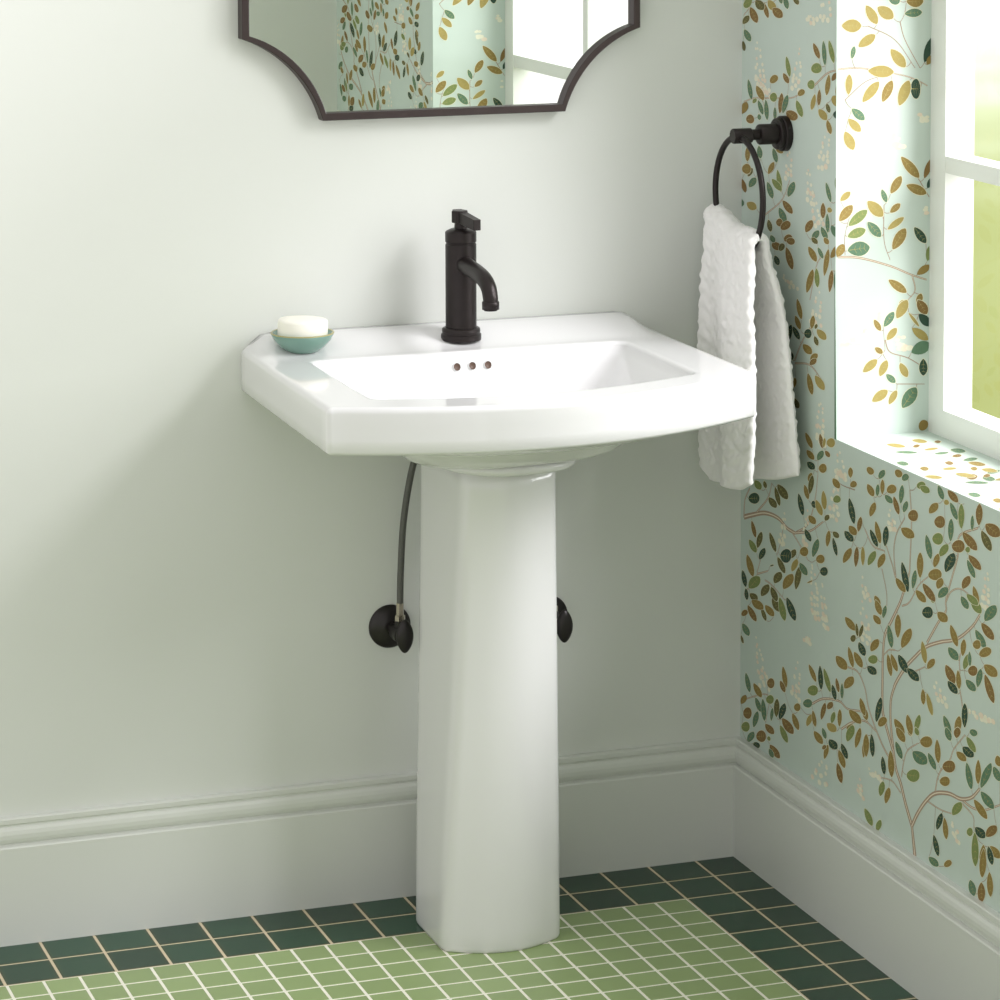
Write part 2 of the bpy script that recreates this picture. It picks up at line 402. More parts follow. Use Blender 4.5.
# ---------------------------------------------------------------- wallpaper drawing (tenths of a millimetre on the wall planes)
# leaf: centre, half-length vector, half-width vector, ink; twig: width:points; blossom: start, end, width
WALL_LEAVES = """-454,13642,-128,-115,144,-35,b;-684,13818,-150,-66,140,-56,e;-921,13749,-87,-117,91,-17,b;-1140,13840,-125,-74,133,-43,y;-154,13545,-116,75,-103,-23,e;-212,13301,-117,-87,119,-33,g;-67,13122,-29,-79,86,-11,e;-1470,13944,-50,-53,73,-16,g;-1677,13915,-57,-93,103,-17,g;-2040,13973,-88,-57,86,-27,e;-2782,13255,-107,-110,91,-23,b;-3057,13245,-32,-184,87,-10,g;-3308,13287,-86,-164,93,-16,l;-3553,13149,-36,-109,85,-12,g;-2784,12991,-170,50,-96,-74,l,r;-2595,12728,-128,11,-1,-82,l,r;-3417,12918,-82,70,-82,-14,b;-3189,12776,41,-162,96,-4,o;-3539,12757,36,-138,85,-3,o;-2885,12558,9,-124,79,-6,b;-2679,12470,59,-125,91,0,y;-3483,12563,-125,-60,147,-62,y,r;-3203,12428,-53,-67,78,-18,e;-3015,12311,-138,-69,115,-48,y;-3506,12358,-125,3,25,-72,d,r;-1760,12933,-63,-153,91,-14,l;-1684,12745,-96,-71,91,-27,b;-1229,12691,-122,67,-117,-33,o,r;-317,12449,-66,-156,96,-15,g;-707,12428,-138,-101,121,-36,o;-1218,12408,-136,13,-1,-83,l,r;-1496,12340,-36,163,-106,6,b;-1659,12342,-87,152,-107,-2,g;-2242,12572,-108,51,-85,-32,o,r;-2177,12321,-99,-119,113,-26,l;-1904,12193,-198,-36,108,-79,b,r;-91,12132,-105,106,-149,-13,o;-732,12202,-92,-105,91,-21,g;-957,12186,-28,-158,95,-12,g;-1279,12160,-1,-103,69,-6,g;-327,11977,-152,29,-47,-78,b,r;-682,12046,-19,-46,79,-14,g;-500,12285,-69,44,-64,-14,l;-233,11416,6,-125,108,-10,o;-192,11167,-176,25,-17,-94,o,r;-334,11130,-81,77,-95,-8,e;-703,11491,-35,-96,115,-19,g;-1285,11503,-69,-106,100,-22,g;-1442,11614,-135,-42,90,-48,o;-1140,11288,-101,106,-99,-7,o;-1446,11121,-69,-166,101,-19,l;-1357,11049,-180,-72,99,-45,l;-1102,10934,-99,-120,114,-28,g;-1893,11043,-109,129,-129,-7,g;-88,10885,-72,-102,104,-23,b;-428,10978,-128,92,-121,-20,g;-8,10601,-12,-57,109,-17,g;-396,10601,-187,-25,91,-72,y;-1763,10751,-178,-80,109,-47,b;-1575,10597,-123,-106,126,-39,g;-1463,10470,-124,25,-32,-69,b,r;-1688,10452,-166,77,-109,-43,b,r;-1091,10374,-46,-89,103,-22,e;-1790,10264,-154,44,-58,-61,b,r;-1206,10181,-69,-48,93,-32,g;-3228,11157,-86,-140,80,-19,g;-3042,10856,-1,-119,102,-13,b;-3202,10685,-12,-144,83,-12,g;-3454,10591,-116,-76,110,-42,g;-2547,10554,-113,107,-128,-12,b;-3088,10515,-106,-86,96,-32,g;-2780,10447,-116,88,-103,-17,g;-3508,11303,-33,-104,63,-11,l;-3728,11158,-204,88,-79,-40,y;-3273,10894,-42,-31,86,-29,y,r;-3238,12144,-64,-100,93,-20,o;-3565,10894,-40,132,-85,6,b;-1343,10086,-158,-16,82,-72,b,r;-1546,10095,-66,65,-113,-9,e,r;-1879,10234,-154,2,41,-66,b,r;-1837,9961,-112,-157,130,-33,b;-1368,9863,-68,-66,106,-32,d;-2676,10143,-140,-96,112,-41,o;-2960,10200,-90,-74,72,-23,g;-3489,10296,-165,122,-114,-20,o;-3167,10083,-71,215,-99,7,o;-2584,9714,-105,196,-122,5,o;-2840,9803,-23,-144,97,-17,l;-3327,9823,-40,174,-95,10,b;-3505,9854,-8,164,-81,11,g;-2749,10360,-107,-32,69,-39,e;-3163,10411,-74,-40,81,-34,o;-2208,9226,-78,-146,98,-23,o;-2155,9008,-89,-93,94,-29,o;-1826,8768,-87,169,-117,7,d;-2102,8836,-122,-83,94,-35,d;-2523,8895,-134,22,-1,-84,d,r;-2687,9097,-31,107,-97,10,o;-3010,8960,-159,-52,107,-58,y;-2819,8832,-54,-64,80,-24,e;-2508,8652,-152,-49,109,-60,o;-2747,8571,-128,68,-78,-27,o;-2817,9053,-31,42,-56,0,e;-1885,8454,-78,-62,115,-41,d;-1989,8021,-87,109,-116,1,o;-2069,7744,-143,-58,109,-53,e;-1971,7510,-23,-90,67,-15,d;-2611,8131,-77,-153,111,-29,o;-2954,8210,-161,-82,121,-55,y;-2715,8492,-118,66,-73,-22,b;-2577,7251,-120,-98,91,-34,o;-3017,7327,-44,-103,78,-21,b;-3124,7320,-20,77,-55,7,y;-3356,7365,-146,28,-1,-82,y,r;-2634,7038,-130,-48,90,-47,o;-2988,7099,-95,93,-105,-5,g;-2657,6876,-130,-30,93,-59,d;-3242,7172,-74,-35,70,-33,b;-3075,6918,-138,23,14,-85,o,r;-2626,6692,-54,76,-85,5,o;-675,6166,-114,-50,119,-57,l;-525,5919,-215,51,-16,-101,d,r;-1244,6003,-143,-52,113,-58,e;-1423,6139,-87,-131,94,-29,e;-1617,6252,-184,-79,136,-66,e;-951,6228,-38,-50,73,-24,e;-2293,6195,-84,-155,106,-32,d;-2496,6431,-67,-98,89,-29,o;-2662,6581,-52,157,-105,15,e;-2763,6295,-81,27,-44,-56,d,r;-2949,6284,-106,-98,108,-40,y;-3126,6437,-29,-139,105,-26,y;-3577,6547,-112,54,-78,-40,l,r;-3551,6785,-114,-51,101,-51,o;-4042,7048,1,78,-91,19,o;-4144,6892,-98,50,-72,-32,o,r;-4089,6478,-86,-177,113,-33,d;-4360,6336,-43,122,-89,13,b;-4130,6193,-122,-42,105,-61,o;-3998,6075,-145,-47,104,-61,d;-2707,6046,-118,-40,100,-55,o;-3232,6190,-61,58,-81,-4,e;-516,5418,-77,-120,86,-27,b;-745,5295,-74,147,-117,14,e;-485,5137,-136,-75,112,-50,l;-848,5093,-99,116,-114,4,d;-1252,5372,-117,-130,97,-35,e;-381,4796,-116,-152,134,-45,o;-151,4531,-66,-123,104,-33,d;-1223,4991,-74,27,-10,-11,d;-1579,5078,-136,-98,106,-44,e;-1748,5266,-206,37,34,-137,d,r;-2014,5358,-83,90,-107,1,e;-2418,5485,-154,40,-17,-82,o,r;-2557,5770,-107,-72,96,-41,d;-2829,5634,-91,161,-121,12,g;-3004,5502,-150,45,-29,-71,o,r;-3277,5880,-33,132,-93,16,o;-3517,5809,-70,-124,76,-25,d;-3549,6000,-102,-22,72,-48,e;-3133,5341,-138,32,-1,-80,d,r;-2398,5206,-131,-67,107,-52,g;-2075,5192,-95,119,-110,6,y;-2197,5021,-70,200,-127,21,e;-1837,4880,-168,158,-165,-4,o;-1446,4850,-122,117,-147,-2,e;-548,4561,-202,142,-169,-23,l;-965,4533,-136,127,-139,-2,e;-1313,4554,-112,-88,118,-49,e;-525,4323,-152,-16,92,-68,e;-243,4298,-27,-89,88,-25,d;-2635,5063,-106,45,-13,-9,o;-3946,5772,-132,143,-116,0,o;-4257,5823,-20,157,-90,18,b;-4476,5883,2,141,-75,17,y;-4704,7211,-91,-32,98,-55,o,r;-5084,7233,-87,83,-93,-7,g;-5629,7359,-87,-32,101,-58,o,r;-5845,7344,-85,57,-86,-22,g,r;-4720,6923,-101,-70,104,-46,o;-4954,6971,-12,93,-72,13,g;-5113,7054,-2,111,-76,15,o;-5405,7080,-141,64,-81,-51,o,r;-5319,6918,-121,-34,76,-48,g;-5727,7073,-25,143,-88,15,g;-4791,6651,-76,122,-105,6,o;-5565,6876,-82,-116,86,-29,b;-5852,6917,-50,94,-89,8,g;-6099,6842,-158,39,-15,-94,b,r;-4974,6349,-79,-148,95,-30,o;-5228,6350,-20,154,-109,21,d;-4841,6234,-124,-103,89,-37,d;-6345,7329,-136,38,-23,-60,l,r;-6461,7300,-147,-13,63,-59,l;-6948,7353,-73,-86,88,-32,g;-7314,7377,-152,-54,86,-53,b;-7123,7251,-61,32,-52,-26,y,r;-6731,7085,-127,100,-104,-17,o;-7348,7174,-103,-102,85,-34,g;-7570,7150,3,175,-99,22,l;-7795,7379,-147,36,-12,-73,l,r;-8092,7287,-7,151,-110,22,b;-7894,7126,-4,109,-56,11,g;-6924,6929,-163,35,-2,-102,b,r;-7262,6888,-7,164,-96,19,g;-6866,6675,-164,36,-2,-98,l,r;-6589,6497,-75,-158,102,-33,g;-5932,6555,-203,-23,98,-83,o;-7487,6708,-189,52,-25,-99,b,r;-7053,6553,-121,114,-107,-9,l;-7824,6855,-209,-81,114,-68,b;-8303,6967,-137,-110,114,-51,e;-8483,7156,-202,-39,123,-97,b;-7977,6592,-178,-63,92,-57,b;-7870,6477,-111,-102,83,-35,g;-7767,6724,-69,15,0,-49,l,r;-4773,5921,-117,133,-113,1,l;-5090,5954,-98,127,-114,4,o;-7239,6422,-119,162,-157,5,d;-6830,6357,-60,111,-98,9,o;-6331,6175,2,185,-114,26,o;-5856,5892,-100,-198,109,-35,d;-6145,5925,-40,147,-86,15,g;-6792,6145,-205,58,-22,-90,o,r;-6938,6054,-60,91,-116,7,o;-5718,5741,-152,-68,97,-53,o;-6610,5845,-188,-86,105,-58,b;-6359,5731,-149,-52,96,-58,o;-7043,5948,-141,106,-103,-20,g;-7725,6254,-97,113,-114,-2,b;-8014,6138,-71,-115,86,-31,o;-7917,6058,-168,-35,75,-57,l;-7690,5960,-101,-66,95,-47,g;-4965,5326,-79,-61,92,-40,o;-1377,4403,-123,-84,127,-55,e;-678,4233,-227,-18,107,-83,o;-168,3972,-103,67,-91,-16,b,r;-463,4038,-166,-91,113,-52,b;-918,4134,-89,-83,82,-32,e;-1142,4247,-162,-49,111,-63,o;-1622,4390,-100,-162,134,-46,l;-1950,4470,-158,-147,138,-55,d;-222,3714,-129,-69,119,-56,g;-76,3517,-44,-58,54,-20,e;-4059,4761,-168,-61,105,-59,o;-4162,4565,-88,12,33,-69,e,r;-4461,4479,-100,-78,113,-51,d;-4293,4726,-23,-93,57,-17,e;-4436,4747,54,-107,65,-9,e;-3764,4091,-181,-57,139,-83,o;-4088,4259,-79,-137,90,-31,o;-4342,4286,-134,-84,110,-54,o;-4026,3857,-143,127,-137,-8,o;-305,2868,-79,-139,103,-36,g;-689,2843,-152,-75,111,-55,o;-1197,3094,-141,38,-1,-95,b,r;-1718,3331,-62,-154,100,-32,o;-1646,3162,-86,-70,89,-39,b;-2744,3664,-130,-103,84,-38,o;-3036,3670,-26,-181,100,-29,d;-3267,3690,-117,-155,91,-35,l;-3633,3712,-47,-97,68,-23,b;-3510,3569,-58,-104,87,-31,d;-3792,3665,-2,-119,63,-17,g;-2759,3398,-187,40,26,-101,l,r;-2573,3144,-165,45,-1,-79,g,r;-2193,2979,-120,33,-1,-73,o,r;-1167,2824,-149,41,-1,-83,l,r;-140,2546,-90,99,-115,8,o;-296,2365,-167,45,-1,-111,b,r;-221,2120,-167,46,0,-95,l,r;-716,2618,-102,-89,98,-42,g;-931,2592,-39,-168,109,-34,g;-617,2352,-75,153,-117,21,g;-1244,2604,-24,111,-69,16,g;-1428,2759,-11,150,-117,31,e;-1637,2759,-97,157,-131,19,d;-1847,2584,-206,-67,137,-80,b;-2136,2736,-109,-103,109,-46,o;-2635,2895,-81,115,-100,11,y;-2811,2970,-48,-114,81,-28,o;-3135,3175,-67,150,-92,17,b;-3375,3327,-79,77,-96,-1,b;-3480,3170,-44,102,-87,15,l;-3714,3229,-5,137,-83,23,o;-4243,3396,-200,-49,116,-77,o;-3436,3007,-160,-16,99,-79,y;-4494,3613,-79,-112,96,-38,o;-4090,3189,-133,57,-40,-41,o,r;-1159,2345,-162,-34,106,-69,b;-5000,5238,-90,-89,104,-42,o;-5200,5222,-43,105,-75,11,g;-4958,5046,-112,-42,90,-51,o;-5640,5120,2,174,-112,28,o;-5392,4904,-57,-156,99,-32,g;-5912,5010,-137,178,-144,7,o;-6572,5548,-167,45,-15,-96,d,r;-7028,5596,-144,-32,106,-76,o;-6736,5758,-62,5,22,-38,l,r;-8027,5993,-138,-70,111,-61,l;-8437,5994,-151,145,-140,-12,g;-8364,5723,-175,-73,105,-63,b;-8162,5564,-148,-94,100,-52,g;-7378,5414,-103,-128,96,-39,o;-7661,5318,-18,124,-90,20,o;-8056,5461,-117,30,-1,-75,o,r;-8301,5415,-164,85,-74,-47,o,r;-7362,5155,-142,-54,109,-66,g;-4885,4645,-121,121,-120,-3,o;-4832,4418,-156,41,-1,-76,l,r;-4800,4248,-147,-22,95,-72,d;-5376,4474,-57,-150,89,-29,o;-5528,4549,-100,-104,89,-37,o;-5810,4607,-142,-97,121,-59,d;-6134,4533,-181,-45,106,-72,d;-6466,4944,-55,-147,94,-30,y;-6688,4836,-103,99,-94,-5,o;-7276,4839,-133,-99,124,-60,b;-7350,4671,-142,-53,95,-59,d;-7754,5142,-68,127,-99,11,l;-7853,5210,-11,-102,56,-16,g;-7944,5063,-138,36,-2,-84,b,r;-8461,5203,-184,-32,105,-85,o;-8133,5013,-46,140,-99,17,g;-7889,4843,-139,-43,92,-61,g;-8427,4940,-129,-167,108,-45,b;-7529,4829,-22,-128,82,-25,o;-6456,4295,-12,-110,82,-24,o;-6656,4241,-86,-138,79,-30,y;-5032,3718,-75,207,-113,21,d;-5156,3571,-110,95,-118,-9,o,r;-4583,3539,-58,-86,99,-39,o;-5705,3648,-153,-77,113,-62,o;-6027,3768,-67,-130,108,-41,o;-6282,3858,-62,146,-94,16,l;-7196,4088,-104,-111,96,-42,g;-7717,4372,2,172,-99,28,d;-7520,4174,-38,145,-112,23,o;-7979,4202,-99,-6,63,-62,g,r;-428,2011,-114,117,-125,6,g;-834,2136,-188,64,-36,-101,b,r;-1702,2417,-135,-102,108,-49,l;-658,1943,-114,-4,81,-66,d,r;-1360,2039,-186,-57,113,-67,b;-1224,1973,-75,-52,89,-41,g;-1135,2184,-62,23,-21,-36,l,r;-2965,2717,-152,-58,109,-62,o;-3173,2841,-59,-69,77,-31,g;-3485,2758,-137,-36,120,-76,d;-3882,2766,-102,-90,96,-43,d;-3793,2621,-103,-110,107,-46,o;-3245,2574,-57,127,-88,16,o;-3717,2383,-70,-134,111,-42,b;-4080,3096,-98,152,-140,17,l;-4347,3102,-75,174,-102,19,o;-4557,2999,-20,144,-76,19,o;-3176,2625,-57,46,-61,-5,b,r;-4624,3065,3,172,-112,32,o;-4827,3122,-24,-165,93,-28,d;-5199,2930,-35,-126,86,-29,d;-5750,3545,-131,-73,111,-59,o;-6050,3674,-44,-52,79,-34,o;-6263,3739,-43,-47,70,-31,l;-5699,3301,-100,-101,93,-42,g;-5451,3029,-25,-194,113,-36,o;-5148,2567,-43,124,-109,23,l;-5337,2522,-54,137,-103,21,o;-6156,3060,-202,45,35,-118,l,r;-6364,3383,-222,-25,130,-109,g;-6560,3670,-188,48,10,-98,o,r;-6742,3438,-116,-89,87,-43,g;-6915,3634,-24,-164,98,-30,o;-7229,3971,-72,-76,96,-43,g;-7501,4067,-19,82,-113,25,b;-7913,4016,-130,-73,85,-48,l;-7826,3886,-159,-26,96,-78,d;-7628,3766,-140,-26,83,-63,o;-7257,3514,-192,56,-1,-102,b,r;-7138,3266,-153,45,-1,-81,o,r;-7861,3556,-73,-169,101,-38,g;-8127,3691,-3,-170,94,-27,o;-8352,3705,-142,217,-120,12,g;-8397,3373,-185,-66,105,-69,g;-8204,3187,-188,-80,95,-60,o;-8704,4011,-40,-64,104,-43,o;-8660,3819,-88,-77,100,-49,g;-7510,2985,-129,131,-119,-2,l;-6983,2640,-70,143,-99,17,d;-7170,2595,-33,-145,89,-31,o;-7895,2772,-89,28,-1,-70,l,r;-8200,2857,-138,-33,104,-77,d;-8521,2976,-143,120,-110,-16,b;-6886,2262,-74,-133,88,-36,d;-6817,2005,-146,-22,82,-65,g;-7249,2114,-101,71,-72,-19,o,r;-8057,2574,-14,-235,115,-38,l;-8284,2560,16,-157,109,-31,o;-8498,2628,-60,-113,90,-38,d;-8632,2718,-136,-42,98,-69,o;-4717,2009,-126,-94,103,-51,l;-5056,1986,-54,103,-97,17,l;-8288,2454,19,-210,110,-33,o;-8495,2222,-21,-167,97,-34,o;-7980,2003,-61,-94,114,-52,g;-8249,2029,-3,-141,123,-41,b"""
REVEAL_LEAVES = """574,13837,90,-142,-76,-38,y;802,13863,131,-85,-62,-81,y;243,13680,163,-5,0,-109,y;497,13448,138,86,52,-67,y;1017,13170,121,-140,-77,-54,y;734,12980,214,-16,-5,-100,y;270,13279,19,94,44,-9,g;204,12799,8,153,66,-6,y;566,12678,134,149,70,-52,y;841,12678,78,160,77,-34,o;1121,12641,79,187,94,-36,y;1311,12698,81,-3,2,-179,d,r;1528,13281,69,188,75,-25,d;1549,13126,50,71,49,-29,o;1267,13846,146,9,9,-71,g;951,14048,90,-20,-19,-78,g,r;1291,14021,141,-3,1,-100,o;360,12347,105,-90,-52,-50,g;300,12185,105,-99,-54,-48,y;215,11955,70,-141,-84,-31,y;1231,11512,151,-166,-67,-49,o;1531,11479,61,146,56,-21,b;1339,11172,169,-71,-33,-72,o;996,11256,87,127,67,-40,o;800,11097,40,-101,-47,-13,g;1564,11258,39,78,46,-21,d;155,11119,82,64,39,-42,y;652,10909,128,-121,-75,-64,y;165,10865,108,114,67,-54,o;365,10784,152,112,57,-63,l;345,10555,148,48,33,-76,l;381,10314,183,15,20,-122,g;637,10596,110,-117,-65,-50,g;985,10902,83,64,40,-42,o;996,10670,135,85,35,-45,y;1054,10431,105,155,84,-49,o;1407,10470,98,-125,-64,-39,d;1033,9713,151,-105,-45,-56,o;1468,9938,110,66,41,-54,o;1401,9492,30,86,57,-20,o;1110,9452,48,30,30,-38,y,r;77,10306,51,93,69,-35,o;1559,10189,26,119,59,-13,l;1109,9358,87,134,80,-47,y;1311,9185,89,-112,-23,-14,y;1451,9370,77,-112,-77,-41,b;1494,9169,95,-97,-63,-50,d;1418,8959,137,-99,-49,-58,y;893,9215,81,108,59,-39,g;700,9136,54,-89,-46,-21,o;942,8988,81,86,51,-41,y;1432,8744,159,60,52,-100,g;726,8750,65,-47,-30,-37,o;582,8524,116,89,53,-56,y;804,8473,58,119,68,-31,y;1145,8424,60,-111,-63,-25,y;1476,8446,1,-129,-80,5,d;929,8309,77,-69,-41,-38,g;1243,7994,117,148,97,-68,g;749,8054,128,77,51,-68,y;966,8018,64,102,54,-31,y;1483,7552,47,72,80,-47,o,r"""
SILL_LEAVES = """633,-4268,95,-128,-69,-131,y;558,-4761,144,-78,-44,-86,g;897,-4415,68,18,-52,-111,b;1005,-4683,126,15,-42,-87,y;1012,-5002,121,4,-42,-86,g;1323,-4923,79,-90,-82,-150,g;1109,-4101,79,-93,-71,-134,y;1334,-4248,45,-16,-51,-100,b;155,-5447,57,-80,-72,-135,g;287,-5874,47,-47,-71,-134,o;798,-5656,47,-47,-67,-124,b;1203,-5540,125,13,-58,-117,g;1147,-5844,81,-117,-75,-133,o;955,-6122,36,-42,-68,-122,o;626,-6000,110,-12,-47,-93,y;671,-6599,82,-14,-94,-183,b;837,-6790,60,-79,-83,-148,g;1116,-6412,125,40,-54,-111,g;152,-6425,93,-90,-59,-109,y;1135,-5246,79,1,-54,-107,b"""
WALL_TWIGS = """73:-127,5530 -442,5631 -946,5772 -1442,5799 -1781,5714 -2078,5700;31:-2078,5700 -2551,5945 -2799,6372 -2902,6780;38:-2078,5700 -2624,5852 -3088,6093;33:-637,5721 -1059,6036 -1210,6307;35:-127,5514 -165,5815 -360,6051;26:-1967,5692 -2263,5553 -2557,5385;20:-1631,5649 -1521,5386 -1409,5202;20:-645,4737 -836,5071;30:-645,4720 -1069,4868;27:-137,4258 -451,4529 -645,4704;23:-955,4696 -1224,4679 -1717,4557;85:-6229,1900 -6127,2310;76:-6127,2310 -5916,2584 -5768,2821 -5604,3010 -5492,3349 -5419,3685 -5428,3970 -5522,4174;59:-5522,4174 -5617,4303 -5886,4572 -6184,4804 -6525,5036 -6972,5222 -7465,5390 -7904,5670 -8134,5895;36:-5604,3010 -5242,3174 -4976,3368 -4841,3496 -4671,3690 -4567,3918 -4328,4097 -3986,4084;70:-5503,3248 -5270,3555 -5155,3777 -5150,4179 -5158,4539 -5219,4882 -5443,5160 -5697,5473 -5822,5679;38:-5822,5679 -5977,5950 -6007,6117 -6048,6752 -5990,7191;34:-5822,5679 -5563,5809 -5464,5948 -5252,6210;28:-5563,5809 -5493,6190 -5586,6476 -5838,6751;26:-4536,6304 -4806,6115 -5201,6124;22:-5107,5843 -5262,5538 -5278,5342;64:-6127,2310 -6301,2544 -6551,2798 -6836,3000 -7253,3125 -7622,3157 -7935,3272 -8169,3462;35:-7622,3157 -7978,3137 -8327,3214 -8754,3414;29:-6836,3000 -6924,3265 -7104,3476 -7284,3615 -7402,3806 -7725,4097;26:-5782,2929 -5859,3188 -5984,3386 -6285,3567;24:-7653,3109 -7980,3024 -8012,2878;22:-6622,2820 -7011,2819 -7387,2871;23:-5770,2688 -5477,2780 -5034,2709;31:-7693,4216 -7629,4530 -7550,4745 -7562,4946 -7544,5112 -7615,5300;42:-6555,5102 -6889,5474 -7129,5705 -7126,5861 -7324,6264 -7475,6568 -7514,6860 -8055,7091;24:-5762,5444 -6002,5561 -6294,5878 -6571,6060;25:-7126,5833 -7286,6021 -7572,6124 -7926,6082;24:-6184,4804 -5871,4561 -6093,4561 -6499,4740;36:-2714,3172 -3132,3367 -3681,3482 -3994,3444 -4471,3529 -4674,3434;35:-3777,3077 -4133,3275 -4574,3421 -4976,3368;23:-5546,4742 -5352,4693 -5190,4577;20:277,12145 -700,12348 -932,12054;20:-69,2518 -1086,2874 -1013,2418;23:-300,13949 -302,13774 -69,13615;25:-906,10518 -1546,10834 -1840,11181;22:-891,12366 -1828,12452 -2193,12548;30:-2730,12734 -3187,12955 -3602,13035;21:-2587,9424 -2866,10048 -3288,10214;31:-2051,8407 -2340,8766 -2769,9144;28:-2052,8360 -2597,8422 -3028,8266;15:-4191,6816 -3746,6800 -3502,6856;18:-2902,6780 -2900,7011"""
REVEAL_TWIGS = """22:-271,13004 304,13045 802,12969 1253,12863 1641,12668;14:1046,13714 1132,13441 1386,13010;14:515,13669 965,13446 1302,13013;14:142,12570 471,12829 802,12923;32:40,10208 405,10174 906,10026 1276,9869 1648,9742;13:799,10958 803,10427 905,10117;11:156,10232 154,10535 235,10833;20:1276,9869 1328,9637 1211,9491;16:830,8902 915,8714 1218,8603 1557,8397;12:1036,8217 1593,8180;13:1365,11342 1536,11076 1638,10919;8:795,9133 831,8750"""
WALL_BLOSSOM = """-577,13287,-775,12481,344;-2186,13254,-2010,12562,288;-581,12701,-1005,12408,307;-3196,12096,-2992,11498,313;-1835,11647,-1766,11172,257;-2493,11441,-2643,10892,251;-2641,11045,-2932,10577,320;-2942,9631,-2770,9067,352;-2996,7984,-2968,7256,282;-3670,7316,-3710,6868,344;-1594,9665,-2040,9497,334;-3605,6999,-3744,6906,276;-3605,6923,-3439,6200,276;-2701,5418,-2855,4521,287;-3062,5191,-3213,4454,177;-4444,5592,-4650,5265,168;-4449,5216,-4659,4590,301;-614,3723,-970,2924,310;-2208,3698,-2141,3079,293;-5355,6764,-5457,6491,226;-8353,6574,-8277,5999,171;-6810,4634,-7090,4349,304;-7807,4474,-8448,4482,351;-3235,2522,-2990,1982,421;-4684,2742,-5085,2679,299;-7359,2776,-7543,2519,179;-4416,2512,-4454,2234,169;-2549,6163,-2446,5594,144;-1703,5982,-1596,5403,149;-2570,4137,-2570,4121,252;-2576,13786,-2578,13680,249"""
REVEAL_BLOSSOM = """1391,12298,1560,12216,202;942,12012,1060,11811,133;81,8872,446,8926,149;445,9002,662,9065,150;1047,8966,1167,8729,152;1486,10926,1606,10691,135;743,9335,828,9238,101;621,7617,789,7498,84"""
LAWN_TO_HAZE = [srgb(150, 157, 94), srgb(168, 177, 118), srgb(196, 206, 164), srgb(216, 224, 224)]  # lawn greens, ending in pale tones painted for haze

# ---------------------------------------------------------------- the room
REV_Y0, REV_Y1 = -0.3482, -1.59      # window opening along the right wall
SILL_Z, HEAD_Z = 0.7454, 2.02
WALL_T = 0.157
FRONT_Y = -2.275
TOP = 2.75
LEFT_X = -3.0
NEAR_Y = -3.2

# floor: grout bed and every tile as a low bevelled block in one mesh
bm = bmesh.new()
add_box(bm, LEFT_X, 0.0, NEAR_Y, 0.0, -0.05, -0.0006, 0)
for f in bm.faces:
    f.material_index = 0
def add_tile(bm, x0, x1, y0, y1, mi, c=0.0008):
    z = 0.0
    b = [bm.verts.new(p) for p in ((x0, y0, -0.0008), (x1, y0, -0.0008), (x1, y1, -0.0008), (x0, y1, -0.0008))]
    t = [bm.verts.new(p) for p in ((x0 + c, y0 + c, z), (x1 - c, y0 + c, z), (x1 - c, y1 - c, z), (x0 + c, y1 - c, z))]
    for k in range(4):
        f = bm.faces.new((b[k], b[(k + 1) % 4], t[(k + 1) % 4], t[k]))
        f.material_index = mi
    f = bm.faces.new(t)
    f.material_index = mi
g = 0.0019
for i in range(40):
    for j in range(40):
        if i >= 2 and j >= 2:
            continue
        x1, y1 = GX - i * GRID - g, GY - j * GRID - g
        x0, y0 = GX - (i + 1) * GRID + g, GY - (j + 1) * GRID + g
        if x0 < LEFT_X or y0 < NEAR_Y:
            continue
        add_tile(bm, x0, x1, y0, y1, 2)
g = 0.0021
for i in range(54):
    for j in range(57):
        x1, y1 = LX - i * LG - g, LY - j * LG - g
        x0, y0 = LX - (i + 1) * LG + g, LY - (j + 1) * LG + g
        if x0 < LEFT_X or y0 < NEAR_Y:
            continue
        add_tile(bm, x0, x1, y0, y1, 3)
# the tan grout bed under the dark border, the cream one under the small tiles
add_box(bm, LEFT_X, 0.0, LY, 0.0, -0.002, -0.0005, 1)
add_box(bm, LX, 0.0, NEAR_Y, LY, -0.002, -0.0005, 1)
from_bm('floor', bm, None, [M_grout, M_grout_tan, M_dark_tile, M_light_tile], smooth=False, kind='structure')

bm = bmesh.new()
add_box(bm, LEFT_X, 0.22, 0.0, 0.12, -0.05, TOP)
from_bm('wall_back', bm, None, [M_wall], smooth=False, kind='structure')

bm = bmesh.new()
add_box(bm, -0.55, 0.22, FRONT_Y - 0.12, FRONT_Y, -0.05, TOP)
from_bm('wall_front', bm, None, [M_front], smooth=False, kind='structure')

# right wall with its window opening, wallpaper printed on room side, reveals and sill
rng = random.Random(7)

def parse(s):
    for e in s.split(';'):
        a = e.split(',')
        yield [float(v) / 1e4 for v in a[:6]], a[6], len(a) > 7

